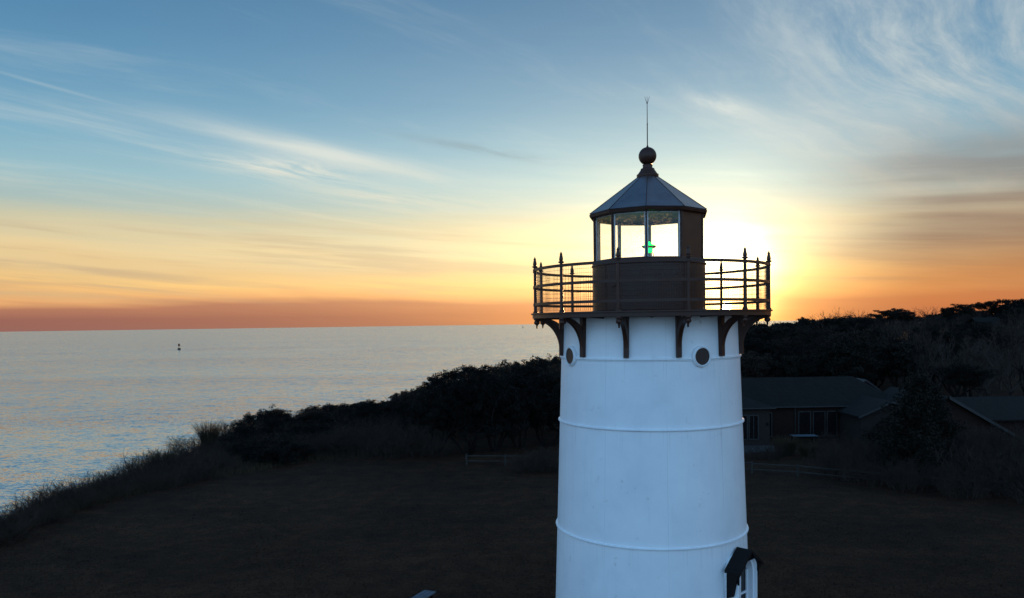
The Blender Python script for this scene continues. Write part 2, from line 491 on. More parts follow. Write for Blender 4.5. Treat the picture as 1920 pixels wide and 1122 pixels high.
def leaf_mat(name, a, b_):
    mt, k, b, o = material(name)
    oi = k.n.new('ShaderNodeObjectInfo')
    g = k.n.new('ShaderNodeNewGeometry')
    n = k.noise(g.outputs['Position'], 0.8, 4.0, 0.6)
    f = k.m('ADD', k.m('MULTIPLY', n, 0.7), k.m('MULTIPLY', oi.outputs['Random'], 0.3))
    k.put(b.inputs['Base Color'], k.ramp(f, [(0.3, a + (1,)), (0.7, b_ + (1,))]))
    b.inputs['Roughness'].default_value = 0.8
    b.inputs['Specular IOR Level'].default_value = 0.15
    return mt


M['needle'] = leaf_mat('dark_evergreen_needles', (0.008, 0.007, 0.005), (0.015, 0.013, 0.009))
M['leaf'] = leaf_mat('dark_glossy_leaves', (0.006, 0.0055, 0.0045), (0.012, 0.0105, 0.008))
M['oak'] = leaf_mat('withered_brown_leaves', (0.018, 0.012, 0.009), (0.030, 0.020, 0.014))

mt, k, b, o = material('green_beacon_light')
b.inputs['Base Color'].default_value = (0.0, 0.5, 0.15, 1)
b.inputs['Emission Color'].default_value = (0.0, 1.0, 0.10, 1)
b.inputs['Emission Strength'].default_value = 4.0
M['green'] = mt


# ------------------------------------------------------------------ mesh helpers
class MB:
    def __init__(s):
        s.v = []
        s.f = []

    def quadbox(s, c, size, rot=None):
        i = len(s.v)
        hx, hy, hz = (q_ / 2 for q_ in size)
        for sx in (-1, 1):
            for sy in (-1, 1):
                for sz in (-1, 1):
                    p = Vector((sx * hx, sy * hy, sz * hz))
                    if rot is not None:
                        p = rot @ p
                    s.v.append((p.x + c[0], p.y + c[1], p.z + c[2]))
        for f in ((0, 1, 3, 2), (4, 6, 7, 5), (0, 4, 5, 1), (2, 3, 7, 6), (0, 2, 6, 4), (1, 5, 7, 3)):
            s.f.append(tuple(i + a for a in f))
        return s

    def box(s, a, b_):
        return s.quadbox([(p + q_) / 2 for p, q_ in zip(a, b_)], [abs(q_ - p) for p, q_ in zip(a, b_)])

    def tube(s, p0, p1, r0, r1=None, n=8, cap=True):
        r1 = r0 if r1 is None else r1
        p0, p1 = Vector(p0), Vector(p1)
        d = (p1 - p0).normalized()
        a = d.orthogonal().normalized()
        c = d.cross(a)
        i = len(s.v)
        for p, r in ((p0, r0), (p1, r1)):
            for j in range(n):
                t = 2 * math.pi * j / n
                q_ = p + a * (r * math.cos(t)) + c * (r * math.sin(t))
                s.v.append(tuple(q_))
        for j in range(n):
            s.f.append((i + j, i + (j + 1) % n, i + n + (j + 1) % n, i + n + j))
        if cap:
            s.f.append(tuple(i + j for j in reversed(range(n))))
            s.f.append(tuple(i + n + j for j in range(n)))
        return s

    def lathe(s, prof, n=64, c=(0, 0, 0), closed=False, off=0.0):
        i = len(s.v)
        m_ = len(prof)
        for j in range(n):
            t = off + 2 * math.pi * j / n
            for r, z in prof:
                s.v.append((c[0] + r * math.sin(t), c[1] - r * math.cos(t), c[2] + z))
        for j in range(n):
            a, b_ = i + j * m_, i + ((j + 1) % n) * m_
            for q_ in range(m_ if closed else m_ - 1):
                q2 = (q_ + 1) % m_
                s.f.append((a + q_, b_ + q_, b_ + q2, a + q2))
        return s

    def poly(s, pts, flip=False):
        i = len(s.v)
        s.v += [tuple(p) for p in pts]
        r = range(len(pts))
        s.f.append(tuple(i + a for a in (reversed(r) if flip else r)))
        return s

    def prism(s, pts, vec):
        i = len(s.v)
        n = len(pts)
        vec = Vector(vec)
        s.v += [tuple(Vector(p)) for p in pts]
        s.v += [tuple(Vector(p) + vec) for p in pts]
        s.f.append(tuple(i + a for a in range(n)))
        s.f.append(tuple(i + n + a for a in reversed(range(n))))
        for j in range(n):
            s.f.append((i + j, i + n + j, i + n + (j + 1) % n, i + (j + 1) % n))
        return s

    def mesh(s, name, mat, smooth=None):
        me = bpy.data.meshes.new(name)
        me.from_pydata(s.v, [], s.f)
        import bmesh
        bm = bmesh.new()
        bm.from_mesh(me)
        bmesh.ops.recalc_face_normals(bm, faces=bm.faces)
        bm.to_mesh(me)
        bm.free()
        me.materials.append(M[mat])
        if smooth is not None:
            me.polygons.foreach_set('use_smooth', [True] * len(me.polygons))
            me.set_sharp_from_angle(angle=R(smooth))
        me.update()
        return me

    def build(s, name, mat, parent=None, smooth=None, loc=(0, 0, 0), rz=0.0):
        return link(name, s.mesh(name, mat, smooth), parent, loc, rz)


def link(name, me, parent=None, loc=(0, 0, 0), rz=0.0):
    o = bpy.data.objects.new(name, me)
    COL.objects.link(o)
    o.parent = parent
    o.location = loc
    o.rotation_euler = (0, 0, rz)
    return o


def tag(o, label=None, cat=None, group=None, kind=None):
    for k_, v in (('label', label), ('category', cat), ('group', group), ('kind', kind)):
        if v:
            o[k_] = v
    return o


def thing(name, label, cat, loc=(0, 0, 0), rz=0.0, group=None):
    o = bpy.data.objects.new(name, None)
    o.empty_display_size = 0.3
    COL.objects.link(o)
    o.location = loc
    o.rotation_euler = (0, 0, rz)
    return tag(o, label, cat, group)


def np_mesh(name, V, faces, mat, nper):
    """V (n,3); faces (m,nper) ints"""
    me = bpy.data.meshes.new(name)
    V = np.asarray(V, np.float32)
    faces = np.asarray(faces, np.int32)
    me.vertices.add(len(V))
    me.vertices.foreach_set('co', V.ravel())
    me.loops.add(faces.size)
    me.loops.foreach_set('vertex_index', faces.ravel())
    me.polygons.add(len(faces))
    me.polygons.foreach_set('loop_start', np.arange(0, faces.size, nper, dtype=np.int32))
    me.polygons.foreach_set('loop_total', np.full(len(faces), nper, np.int32))
    me.materials.append(M[mat])
    me.update(calc_edges=True)
    me.validate()
    return me


# ------------------------------------------------------------------ terrain
COAST = np.array([(-34, -60), (-31, 0), (-29.6, 40), (-29.6, 60), (-30, 80), (-26, 95), (-17, 106), (-9, 121), (0, 141), (12, 168), (30, 215), (60, 290), (120, 420), (260, 700)], float)


def sst(a, b_, x):
    t = np.clip((x - a) / (b_ - a), 0, 1)
    return t * t * (3 - 2 * t)


def coast_dist(x, y):
    """signed distance to the bluff edge, positive inland"""
    x = np.asarray(x, float)
    y = np.asarray(y, float)
    best = np.full(x.shape, 1e9)
    sign = np.ones(x.shape)
    for (ax, ay), (bx, by) in zip(COAST[:-1], COAST[1:]):
        ex, ey = bx - ax, by - ay
        t = np.clip(((x - ax) * ex + (y - ay) * ey) / (ex * ex + ey * ey), 0, 1)
        qx, qy = x - ax - t * ex, y - ay - t * ey
        d = np.hypot(qx, qy)
        s = np.where(ey * qx - ex * qy > 0, 1.0, -1.0)
        m_ = d < best
        best = np.where(m_, d, best)
        sign = np.where(m_, s, sign)
    return best * sign


def ground_z(x, y):
    x = np.asarray(x, float)
    y = np.asarray(y, float)
    s = x / np.maximum(y, 1.0)
    H = np.interp(s, [-0.15, 0.0, 0.1, 0.3, 0.45, 0.66, 1.2], [0.0, 1.6, 2.2, 4.6, 5.6, 7.6, 9.5])
    z = H * sst(72, 190, y)
    z = z + 0.10 * np.sin(x * 0.21 + 1.3) * np.sin(y * 0.17) + 0.05 * np.sin(x * 0.63 + y * 0.41)
    d = coast_dist(x, y)
    k_ = sst(-13.0, 1.0, d)
    return z * k_ + (-15.5) * (1 - k_)


def axis(pts):
    out = [pts[0][0]]
    for (a, _), (b_, st) in zip(pts[:-1], pts[1:]):
        n = max(1, int(round((b_ - a) / st)))
        out += list(np.linspace(a, b_, n + 1)[1:])
    return np.array(out)


gx = axis([(-60, 0), (-34, 3), (-20, 1.0), (45, 2.0), (130, 4), (420, 20)])
gy = axis([(-60, 0), (20, 8), (75, 1.6), (130, 2.2), (240, 5), (700, 30)])
X, Y = np.meshgrid(gx, gy)
Z = ground_z(X, Y)
V = np.stack([X.ravel(), Y.ravel(), Z.ravel()], 1)
nx, ny = len(gx), len(gy)
I = (np.arange(ny - 1)[:, None] * nx + np.arange(nx - 1)[None, :]).ravel()
Fq = np.stack([I, I + 1, I + nx + 1, I + nx], 1)
me = np_mesh('ground', V, Fq, 'lawn', 4)
me.polygons.foreach_set('use_smooth', [True] * len(me.polygons))
tag(link('ground', me), kind='structure', label='dark dry winter lawn running to the bluff edge')

bmS = MB()
bmS.poly([(-60000, -300, -14), (60000, -300, -14), (60000, 60000, -14), (-60000, 60000, -14)])
tag(bmS.build('sea', 'sea'), kind='structure', label='silvery rippled sea reaching the horizon')

# ------------------------------------------------------------------ lighthouse
TX, TY = 3.19, 18.0
LH = thing('lighthouse', 'white round lighthouse tower with dark brown gallery and lantern room', 'lighthouse', (TX, TY, 0))


def rad(z):
    return 2.045 + 0.0352 * (9.96 - z)


belts = [10.23, 8.76, 6.30, 3.75, 1.2]
lev = [11.12] + belts + [-0.1]
for z1, z0 in zip(lev[:-1], lev[1:]):
    MB().lathe([(rad(z0), z0), (rad((z0 + z1) / 2), (z0 + z1) / 2), (rad(z1), z1)], 160).build('shell_course', 'white', LH, 40)
for i, z in enumerate(belts):
    r = rad(z)
    if i == 0:
        pr = [(r - .03, z + .03), (r + .028, z + .028), (r + .034, z + .018), (r + .034, z - .012), (r + .02, z - .02), (r + .012, z - .05), (r - .03, z - .05)]
    else:
        pr = [(r - .03, z + .026), (r + .015, z + .026), (r + .036, z + .014), (r + .04, z), (r + .036, z - .014), (r + .012, z - .026), (r - .03, z - .026)]
    MB().lathe(pr, 160, closed=True).build('belt_band', 'white', LH, 35)

DK = 11.24
MB().lathe([(1.0, DK - .10), (2.66, DK - .10), (2.66, DK - .118), (2.70, DK - .118), (2.70, DK - .035), (2.735, DK - .030), (2.735, DK), (1.0, DK)], 144, closed=True).build('gallery_deck', 'brown', LH, 30)
for k_ in range(24):                                   # radial deck ribs under the plate
    th = R(7 + 15 * k_)
    if k_ % 2:
        MB().tube((2.0 * math.sin(th), -2.0 * math.cos(th), DK - .13), (2.66 * math.sin(th), -2.66 * math.cos(th), DK - .115), .022, .022, 6).build('deck_rib', 'brown', LH)

# brackets: curved knee and wall leg, one under every post
brm = MB()
n = 14
wd = .045
rw = rad(10.6) + .06
for j in range(n):
    q4 = []
    for jj, up in ((j, 0), (j + 1, 0), (j + 1, 1), (j, 1)):
        ph = math.pi / 2 * jj / n
        if up:
            q4.append((-wd, -(2.60 - (2.60 - rw) * math.sin(ph)), 10.72 + (DK - .115 - 10.72) * math.cos(ph)))
        else:
            q4.append((-wd, -(2.67 - (2.67 - rw - .03) * math.sin(ph)), 10.40 + (DK - .175 - 10.40) * math.cos(ph)))
    brm.prism(q4, (2 * wd, 0, 0))
brm.prism([(-wd - .006, -(rad(10.28) - .03), 10.265), (-wd - .006, -(rad(10.28) + .085), 10.265), (-wd - .006, -(rad(11.1) + .105), DK - .12), (-wd - .006, -(rad(11.1) - .03), DK - .12)], (2 * wd + .012, 0, 0))
brme = brm.mesh('bracket', 'brown')

pm = MB()
pm.lathe([(.0, DK - .002), (.055, DK - .002), (.055, DK + .03), (.038, DK + .045), (.033, DK + .95), (.042, DK + .96), (.042, DK + 1.0), (.030, DK + 1.01), (.0, DK + 1.02)], 10)
pme = pm.mesh('railing_post', 'brown', 40)
fm = MB()
fm.lathe([(.030, DK + 1.0), (.034, DK + 1.03), (.064, DK + 1.045), (.064, DK + 1.065), (.036, DK + 1.078), (.046, DK + 1.10), (.042, DK + 1.14), (.026, DK + 1.215), (.036, DK + 1.222), (.024, DK + 1.237), (.0, DK + 1.29)], 10)
fme = fm.mesh('finial', 'brown', 40)
dm = MB()
dm.lathe([(.075, DK - .118), (.075, DK - .15), (.045, DK - .165), (.06, DK - .185), (.07, DK - .215), (.06, DK - .245), (.03, DK - .265), (.022, DK - .28), (.018, DK - .345), (.0, DK - .35)], 12)
dme = dm.mesh('pendant', 'brown', 40)
PR = 2.66
THP = [7 + 30 * k_ for k_ in range(12)]
for th in THP:
    a = R(th)
    link('bracket', brme, LH, (0, 0, 0), a)
    po = link('railing_post', pme, LH, (PR * math.sin(a), -PR * math.cos(a), 0), a)
    link('finial', fme, po)
    link('pendant', dme, po, (0, .03, 0))
for h in (.20, .60, .985):
    MB().lathe([(PR - .02, DK + h - .03), (PR + .02, DK + h - .03), (PR + .02, DK + h + .03), (PR - .02, DK + h + .03)], 144, closed=True).build('rail', 'brown', LH, 30)
# wire mesh of each bay, too fine to pick apart wire by wire
for th in THP:
    wm = MB()
    rr = PR - .02
    nv = 27
    for j in range(1, nv):
        a = R(th + 30 * j / nv)
        p = (rr * math.sin(a), -rr * math.cos(a))
        wm.tube((*p, DK + .02), (*p, DK + .98), .0034, n=3, cap=False)
    for h in (.10, .305, .40, .50, .70, .80, .89):
        for j in range(9):
            a, b_ = R(th + 30 * j / 9), R(th + 30 * (j + 1) / 9)
            wm.tube((rr * math.sin(a), -rr * math.cos(a), DK + h), (rr * math.sin(b_), -rr * math.cos(b_), DK + h), .0034, n=3, cap=False)
    tag(wm.build('wire_mesh', 'wire', LH), kind='stuff')

# watch-room drum under the glass
SILL, HEAD = 12.42, 13.40
MB().lathe([(1.285, DK), (1.285, SILL - .06)], 128).build('drum_wall', 'brown', LH, 40)
MB().lathe([(1.25, DK + .002), (1.35, DK + .002), (1.35, DK + .022), (1.30, DK + .045), (1.25, DK + .045)], 128, closed=True).build('drum_base_ring', 'brown', LH, 30)
MB().lathe([(1.20, SILL - .13), (1.30, SILL - .13), (1.312, SILL - .12), (1.312, SILL - .10), (1.295, SILL - .085), (1.20, SILL - .085)], 128, closed=True).build('drum_top_ring', 'brown', LH, 30)
for a in (-58, 28, 114, 200):                          # plate laps of the drum
    t = R(a)
    MB().quadbox((1.288 * math.sin(t), -1.288 * math.cos(t), (DK + SILL) / 2 - .05), (.07, .012, 1.0), Matrix.Rotation(t, 3, 'Z')).build('drum_lap_strip', 'brown', LH)
t = R(-46)
MB().quadbox((1.30 * math.sin(t), -1.30 * math.cos(t), DK + .58), (.16, .05, .045), Matrix.Rotation(t, 3, 'Z')).build('drum_vent', 'brown', LH)

# decagonal lantern
VO = -11.7
LR = 1.275


def dec(r, k_, z=0.0):
    a = R(VO + 36 * k_)
    return Vector((r * math.sin(a), -r * math.cos(a), z))


def decring(prof, name, mat):
    MB().lathe(prof, 10, closed=True, off=R(VO)).build(name, mat, LH)


decring([(1.15, SILL - .085), (LR + .03, SILL - .085), (LR + .03, SILL - .03), (LR + .012, SILL), (1.15, SILL)], 'lantern_sill', 'brown')
decring([(1.18, HEAD), (LR + .012, HEAD), (LR + .02, HEAD + .07), (1.18, HEAD + .07)], 'lantern_head', 'brown')
for k_ in range(10):
    p = dec(LR - .012, k_)
    MB().quadbox((p.x, p.y, (SILL + HEAD) / 2), (.036, .05, HEAD - SILL + .004), Matrix.Rotation(R(VO + 36 * k_), 3, 'Z')).build('mullion', 'brown', LH)
    a, b_ = dec(LR - .02, k_), dec(LR - .02, k_ + 1)
    u = (b_ - a).normalized()
    wn = Vector((u.y, -u.x, 0))
    if wn.dot(a) < 0:
        wn = -wn
    L = (b_ - a).length
    if k_ in (1, 2, 3):                                # the closed side of the lantern
        pts = [a + Vector((0, 0, SILL)), b_ + Vector((0, 0, SILL)), b_ + Vector((0, 0, HEAD)), a + Vector((0, 0, HEAD))]
        MB().prism([p_ for p_ in pts], wn * .016).build('lantern_panel', 'brown', LH)
    else:
        a2, b2 = a + u * .02 - wn * .012, b_ - u * .02 - wn * .012
        pts = [a2 + Vector((0, 0, SILL)), b2 + Vector((0, 0, SILL)), b2 + Vector((0, 0, HEAD)), a2 + Vector((0, 0, HEAD))]
        pane = MB().prism(pts, wn * .006).build('pane', 'glass', LH)
        fr = MB()
        for (q0, q1, z0, z1) in ((.018, .050, SILL, HEAD), (L - .050, L - .018, SILL, HEAD), (.050, L - .050, SILL, SILL + .012), (.050, L - .050, HEAD - .016, HEAD)):
            c0, c1 = a + u * q0 - wn * .034, a + u * q1 - wn * .034
            fr.prism([c0 + Vector((0, 0, z0)), c1 + Vector((0, 0, z0)), c1 + Vector((0, 0, z1)), c0 + Vector((0, 0, z1))], wn * .018)
        fr.build('pane_frame', 'frame', pane)
MB().lathe([(0.0, SILL - .11), (1.22, SILL - .11)], 48).build('lantern_floor', 'ceiling', LH)
MB().lathe([(0.0, HEAD + .30), (.4, HEAD + .26), (1.24, HEAD + .055)], 10, off=R(VO)).build('lantern_ceiling', 'ceiling', LH)

# roof: ten sheets, ribs, eave
ER, EZ, AR, AZ = 1.372, 13.50, .20, 14.37
for k_ in range(10):
    a, b_ = dec(ER, k_, EZ), dec(ER, k_ + 1, EZ)
    c, d_ = dec(AR, k_ + 1, AZ), dec(AR, k_, AZ)
    nrm = (b_ - a).cross(d_ - a).normalized()
    if nrm.z < 0:
        nrm = -nrm
    MB().prism([p_ - nrm * .018 for p_ in (a, b_, c, d_)], nrm * .018).build('roof_panel', 'roofmetal', LH)
    MB().tube(a + Vector((0, 0, .001)), d_ + Vector((0, 0, .001)), .009, .007, 6).build('roof_rib', 'brown', LH)
decring([(1.24, EZ - .035), (ER - .055, EZ - .06), (ER - .045, EZ - .085), (ER - .005, EZ - .085), (ER + .012, EZ - .03), (ER + .004, EZ - .022), (1.24, EZ - .02)], 'eave_gutter', 'brown')
MB().lathe([(LR + .018, HEAD + .065), (ER - .06, EZ - .06), (ER - .06, EZ - .02), (LR - .04, EZ)], 10, off=R(VO)).build('eave_cove', 'brown', LH)
MB().lathe([(.0, AZ - .06), (.235, AZ - .06), (.25, AZ - .03), (.25, AZ + .035), (.225, AZ + .045), (.21, AZ + .07), (.19, AZ + .10), (.165, AZ + .135), (.155, AZ + .17), (.118, AZ + .185), (.108, AZ + .22), (.118, AZ + .26), (.0, AZ + .26)], 40).build('ventilator_neck', 'brown', LH, 35)
ball = [(.205 * math.sin(math.pi * j / 24), 14.83 - .205 * math.cos(math.pi * j / 24)) for j in range(25)]
MB().lathe(ball, 48).build('ventilator_ball', 'brown', LH, 60)
rod = MB().lathe([(.0, 15.02), (.03, 15.02), (.022, 15.06), (.012, 15.08), (.011, 15.55), (.016, 15.56), (.009, 15.58), (.007, 16.03), (.0, 16.03)], 10).build('lightning_rod', 'brown', LH, 40)
for a, lean in ((0, 0.0), (90, .055), (-90, -.055)):
    MB().tube((0, 0, 16.01), (lean, 0, 16.19), .006, .003, 6).build('prong', 'brown', rod)

# portholes on the upper belt
for th, lab in ((21.5, None), (-66, None), (110, None), (200, None)):
    t = R(th)
    rz_ = rad(10.27)
    fr = MB()
    prof = [(.178, -.02), (.178, .072), (.192, .078), (.200, .07), (.206, .056), (.222, .050), (.226, -.02)]
    nn = 40
    i0 = len(fr.v)
    for j in range(nn):
        p = 2 * math.pi * j / nn
        for r_, d_ in prof:
            x_, z_ = r_ * math.cos(p), r_ * math.sin(p)
            bulge = math.sqrt(max(0, rz_ ** 2 - x_ ** 2)) - rz_
            fr.v.append((x_, -(rz_ + bulge * .9 + d_), 10.275 + z_))
    for j in range(nn):
        a, b_ = i0 + j * len(prof), i0 + ((j + 1) % nn) * len(prof)
        for q_ in range(len(prof) - 1):
            fr.f.append((a + q_, b_ + q_, b_ + q_ + 1, a + q_ + 1))
    fo = fr.build('porthole_frame', 'white', LH, 40, rz=t)
    cv_ = MB()
    ring = []
    for j in range(nn):
        p = 2 * math.pi * j / nn
        x_, z_ = .182 * math.cos(p), .182 * math.sin(p)
        ring.append((x_, -(rz_ + .050), 10.275 + z_))
    cv_.prism(ring, (0, .06, 0))
    cv_.build('porthole_cover', 'port_dark', fo)

# arched stair window under its gabled hood, low on the right
t = R(45)
wz0, wz1, hw = 4.2, 5.62, .30
rf = rad(wz0) + .10


def arch(w_, z0, z1, n_=14, y_=0.0):
    pts = [(-w_, y_, z0), (w_, y_, z0)]
    for j in range(n_ + 1):
        p = math.pi * j / n_
        pts.append((w_ * math.cos(p), y_, z1 + w_ * math.sin(p)))
    return pts


cas = MB()
for w0, w1, dep in ((hw + .11, hw + .06, -.02), (hw + .06, hw, -.07)):
    po, pi_ = arch(w0, wz0, wz1 - .0), arch(w1, wz0, wz1 - .0)
    m_ = len(po)
    for j in range(1, m_):
        j2 = (j + 1) % m_
        if j2 == 1:
            continue
        q4 = [po[j], po[j2], pi_[j2], pi_[j]]
        cas.prism([(x_, -(rf + .16 + dep), z_) for x_, y_, z_ in q4], (0, .50, 0))
co_ = cas.build('window_casing', 'white', LH, None, rz=t)
MB().prism(arch(hw - .002, wz0, wz1, y_=-(rf - .065)), (0, .02, 0)).build('window_pane', 'dark_glass', co_)
sb = MB()
sb.box((-.022, -(rf - .035), wz0), (.022, -(rf - .06), wz1 + hw - .01))
for z_ in (wz0 + .45, wz0 + .95):
    sb.box((-hw + .01, -(rf - .03), z_ - .02), (hw - .01, -(rf - .062), z_ + .02))
for x_ in (-hw + .02, hw - .02):
    sb.box((x_ - .02, -(rf - .032), wz0), (x_ + .02, -(rf - .06), wz1))
sb.build('sash_bar', 'trim', co_)
hd = MB()
pk, ev, ew = 6.16, 5.78, .52
for s in (-1, 1):
    hd.prism([(0, -(rf - .12), pk), (s * ew, -(rf - .12), ev), (s * ew, -(rf - .12), ev - .06), (0, -(rf - .12), pk - .06)], (0, -.36, 0))
ho = hd.build('window_hood', 'hood', LH, rz=t)
for s in (-1, 1):
    pts = [(s * .43, -(rf - .10), ev + .05), (s * .43, -(rf + .205), ev + .05), (s * .43, -(rf + .19), ev - .08), (s * .43, -(rf + .12), ev - .22), (s * .43, -(rf + .05), ev - .55), (s * .43, -(rf - .10), ev - .62)]
    MB().prism([(x_ - .04, y_, z_) for x_, y_, z_ in pts], (.08, 0, 0)).build('hood_bracket', 'hood', ho)
gp = arch(hw + .115, ev - .05, wz1, 14)
MB().prism([(-.46, -(rf + .165), ev - .01), (-.41, -(rf + .165), ev - .30), (-.41, -(rf + .165), wz1 + .02)] + [(x_, -(rf + .165), z_) for x_, y_, z_ in reversed(arch(hw + .112, 0, wz1, 12)[2:])] + [(.41, -(rf + .165), wz1 + .02), (.41, -(rf + .165), ev - .30), (.46, -(rf + .165), ev - .01), (0, -(rf + .165), pk - .04)], (0, .05, 0)).build('hood_gable_board', 'hood', ho)

# beacon lamp on its stand inside the lantern
BC = thing('beacon_lamp', 'small green-lit beacon lamp on curved brass legs inside the glazed lantern', 'beacon', (TX + .01, TY - .05, SILL - .11))
MB().lathe([(.0, .395), (.06, .39), (.13, .405), (.165, .43), (.172, .445), (.165, .452), (.12, .43), (.0, .42)], 32).build('dish', 'brass', BC, 50)
MB().lathe([(.0, .30), (.07, .30), (.085, .33), (.085, .392), (.0, .392)], 24).build('lamp_body', 'green', BC, 40)
MB().lathe([(.0, .405), (.10, .41), (.15, .435), (.15, .455), (.09, .485), (.034, .50), (.026, .545), (.0, .55)], 24).build('lens', 'green', BC, 40)
for a in (20, 110, 200, 290):
    p = [(.075, .32), (.115, .27), (.125, .18), (.105, .08), (.12, .0)]
    lg = MB()
    for (r0, z0), (r1, z1) in zip(p[:-1], p[1:]):
        c_, s_ = math.cos(R(a)), math.sin(R(a))
        lg.tube((r0 * c_, r0 * s_, z0), (r1 * c_, r1 * s_, z1), .009, .009, 6)
    lg.build('leg', 'brass', BC)

# ------------------------------------------------------------------ houses
def gz(x, y):
    return float(ground_z(np.array([x]), np.array([y]))[0])


def window(par, x0, x1, z0, z1, y, axis_='y', sign=-1, bars=1):
    """frame + pane on a wall at y (axis 'y') or x (axis 'x'), looking along sign"""
    d = .05 * sign

    def P(u, dd, z):
        return (u, y + dd, z) if axis_ == 'y' else (y + dd, u, z)
    f = MB()
    t_ = .09
    for (a, b_, c, e) in ((x0 - t_, x0, z0 - t_, z1 + t_), (x1, x1 + t_, z0 - t_, z1 + t_), (x0, x1, z0 - t_, z0), (x0, x1, z1, z1 + t_)):
        f.box(P(a, 0, c), P(b_, d * 1.4, e))
    for j in range(bars):
        u = x0 + (x1 - x0) * (j + 1) / (bars + 1)
        f.box(P(u - .025, d * .3, z0), P(u + .025, d, z1))
    fo = f.build('window', 'houset', par)
    MB().box(P(x0, d * .1, z0), P(x1, d * .5, z1)).build('pane', 'dark_glass', fo)
    return fo


def hip_roof(par, x0, x1, y0, y1, z0, z1, ridge, over=.4, mat='roof_shingle', name='roof', th=.12):
    """roof on a rectangle; ridge = (xa,ya),(xb,yb)"""
    x0, x1, y0, y1 = x0 - over, x1 + over, y0 - over, y1 + over
    (xa, ya), (xb, yb) = ridge
    m_ = MB()
    c = [(x0, y0, z0), (x1, y0, z0), (x1, y1, z0), (x0, y1, z0)]
    r = [(xa, ya, z1), (xb, yb, z1)]
    m_.v = c + r + [(x_, y_, z_ - th) for x_, y_, z_ in c]
    if abs(xa - xb) >= abs(ya - yb):
        m_.f = [(0, 1, 5, 4), (1, 2, 5), (2, 3, 4, 5), (3, 0, 4)]
    else:
        m_.f = [(0, 1, 4), (1, 2, 5, 4), (2, 3, 5), (3, 0, 4, 5)]
    m_.f += [(6, 7, 1, 0), (7, 8, 2, 1), (8, 9, 3, 2), (9, 6, 0, 3), (9, 8, 7, 6)]
    ro = m_.build(name, mat, par)
    tr = MB()
    for a, b_ in ((0, 1), (1, 2), (2, 3), (3, 0)):
        pa, pb = Vector(c[a]), Vector(c[b_])
        tr.tube(pa + Vector((0, 0, -th * .5)), pb + Vector((0, 0, -th * .5)), .075, .075, 4)
    tr.build('gutter', 'houset', ro)
    return ro


H1 = thing('shingled_house', 'low dark shingled house with hipped roof beside the lighthouse, right', 'house', (0, 0, 0))
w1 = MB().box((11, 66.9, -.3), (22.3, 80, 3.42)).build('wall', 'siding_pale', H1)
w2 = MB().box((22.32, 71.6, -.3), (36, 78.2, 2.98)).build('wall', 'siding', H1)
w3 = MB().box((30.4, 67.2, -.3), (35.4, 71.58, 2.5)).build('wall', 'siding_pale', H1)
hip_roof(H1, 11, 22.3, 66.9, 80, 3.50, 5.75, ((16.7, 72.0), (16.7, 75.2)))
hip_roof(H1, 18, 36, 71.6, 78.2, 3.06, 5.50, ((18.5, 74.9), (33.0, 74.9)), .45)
ell = MB()
ell.prism([(30.0, 66.8, 2.45), (32.9, 66.8, 3.75), (35.8, 66.8, 2.45), (35.8, 66.8, 2.57), (32.9, 66.8, 3.89), (30.0, 66.8, 2.57)], (0, 8.0, 0))
er_ = ell.build('roof', 'roof_shingle', H1)
MB().prism([(30.4, 67.22, 2.5), (35.4, 67.22, 2.5), (32.9, 67.22, 3.72)], (0, .1, 0)).build('gable_wall', 'siding_pale', H1)
rk = MB()
for s in (-1, 1):
    rk.prism([(32.9, 66.74, 3.87), (32.9 + s * 2.92, 66.74, 2.55), (32.9 + s * 2.92, 66.74, 2.38), (32.9, 66.74, 3.70)], (0, .05, 0))
rk.build('rake_board', 'houset', er_)
dm_ = MB()
dm_.prism([(33.0, 74.9, 4.1), (34.3, 74.9, 5.05), (35.6, 74.9, 4.1)], (0, 3.0, 0))
do_ = dm_.build('roof_gable', 'siding', H1)
rk = MB()
for s in (-1, 1):
    rk.prism([(34.3, 74.82, 5.17), (34.3 + s * 1.5, 74.82, 4.08), (34.3 + s * 1.5, 74.82, 3.95), (34.3, 74.82, 5.02)], (0, 3.2, 0))
rk.build('rake_board', 'houset', do_)
window(H1, 20.55, 21.25, .75, 2.75, 66.9)
window(H1, 19.1, 20.3, .75, 2.75, 66.9)
window(H1, 14.0, 16.4, .75, 2.75, 66.9, bars=2)
window(H1, 68.6, 69.5, .35, 2.5, 22.3, 'x', 1, 0)
window(H1, 23.2, 24.0, .25, 2.4, 71.6, bars=0)
window(H1, 26.6, 27.6, .25, 2.45, 71.6, bars=0)
window(H1, 27.95, 28.95, .25, 2.45, 71.6, bars=0)
window(H1, 29.25, 30.05, .25, 2.45, 71.6, bars=0)
MB().tube((26.2, 71.52, .1), (26.2, 71.52, 2.9), .05, .05, 6).build('downpipe', 'houset', H1)
MB().box((22.0, 66.82, 1.9), (22.14, 66.9, 2.15)).build('wall_lamp', 'black', H1)
MB().box((30.15, 71.45, 1.9), (30.27, 71.6, 2.15)).build('wall_lamp', 'black', H1)

tag(MB().box((18.6, 63.4, -.2), (22.6, 66.6, .22)).build('patio', 'stone'), kind='structure', label='pale stone patio in front of the house')

TB = thing('garden_table', 'pale-topped garden table with dark frame in front of the house windows', 'table', (25.9, 68.6, gz(25.9, 68.6)))
for k_ in range(5):
    MB().box((-1.1, -.5 + k_ * .2, .72), (1.1, -.5 + k_ * .2 + .185, .76)).build('tabletop_slat', 'bench', TB)
MB().box((-1.0, -.42, .62), (1.0, .42, .715)).build('apron', 'black', TB)
for sx in (-1, 1):
    for sy in (-1, 1):
        MB().box((sx * .92 - .05, sy * .36 - .05, 0), (sx * .92 + .05, sy * .36 + .05, .62)).build('leg', 'black', TB)

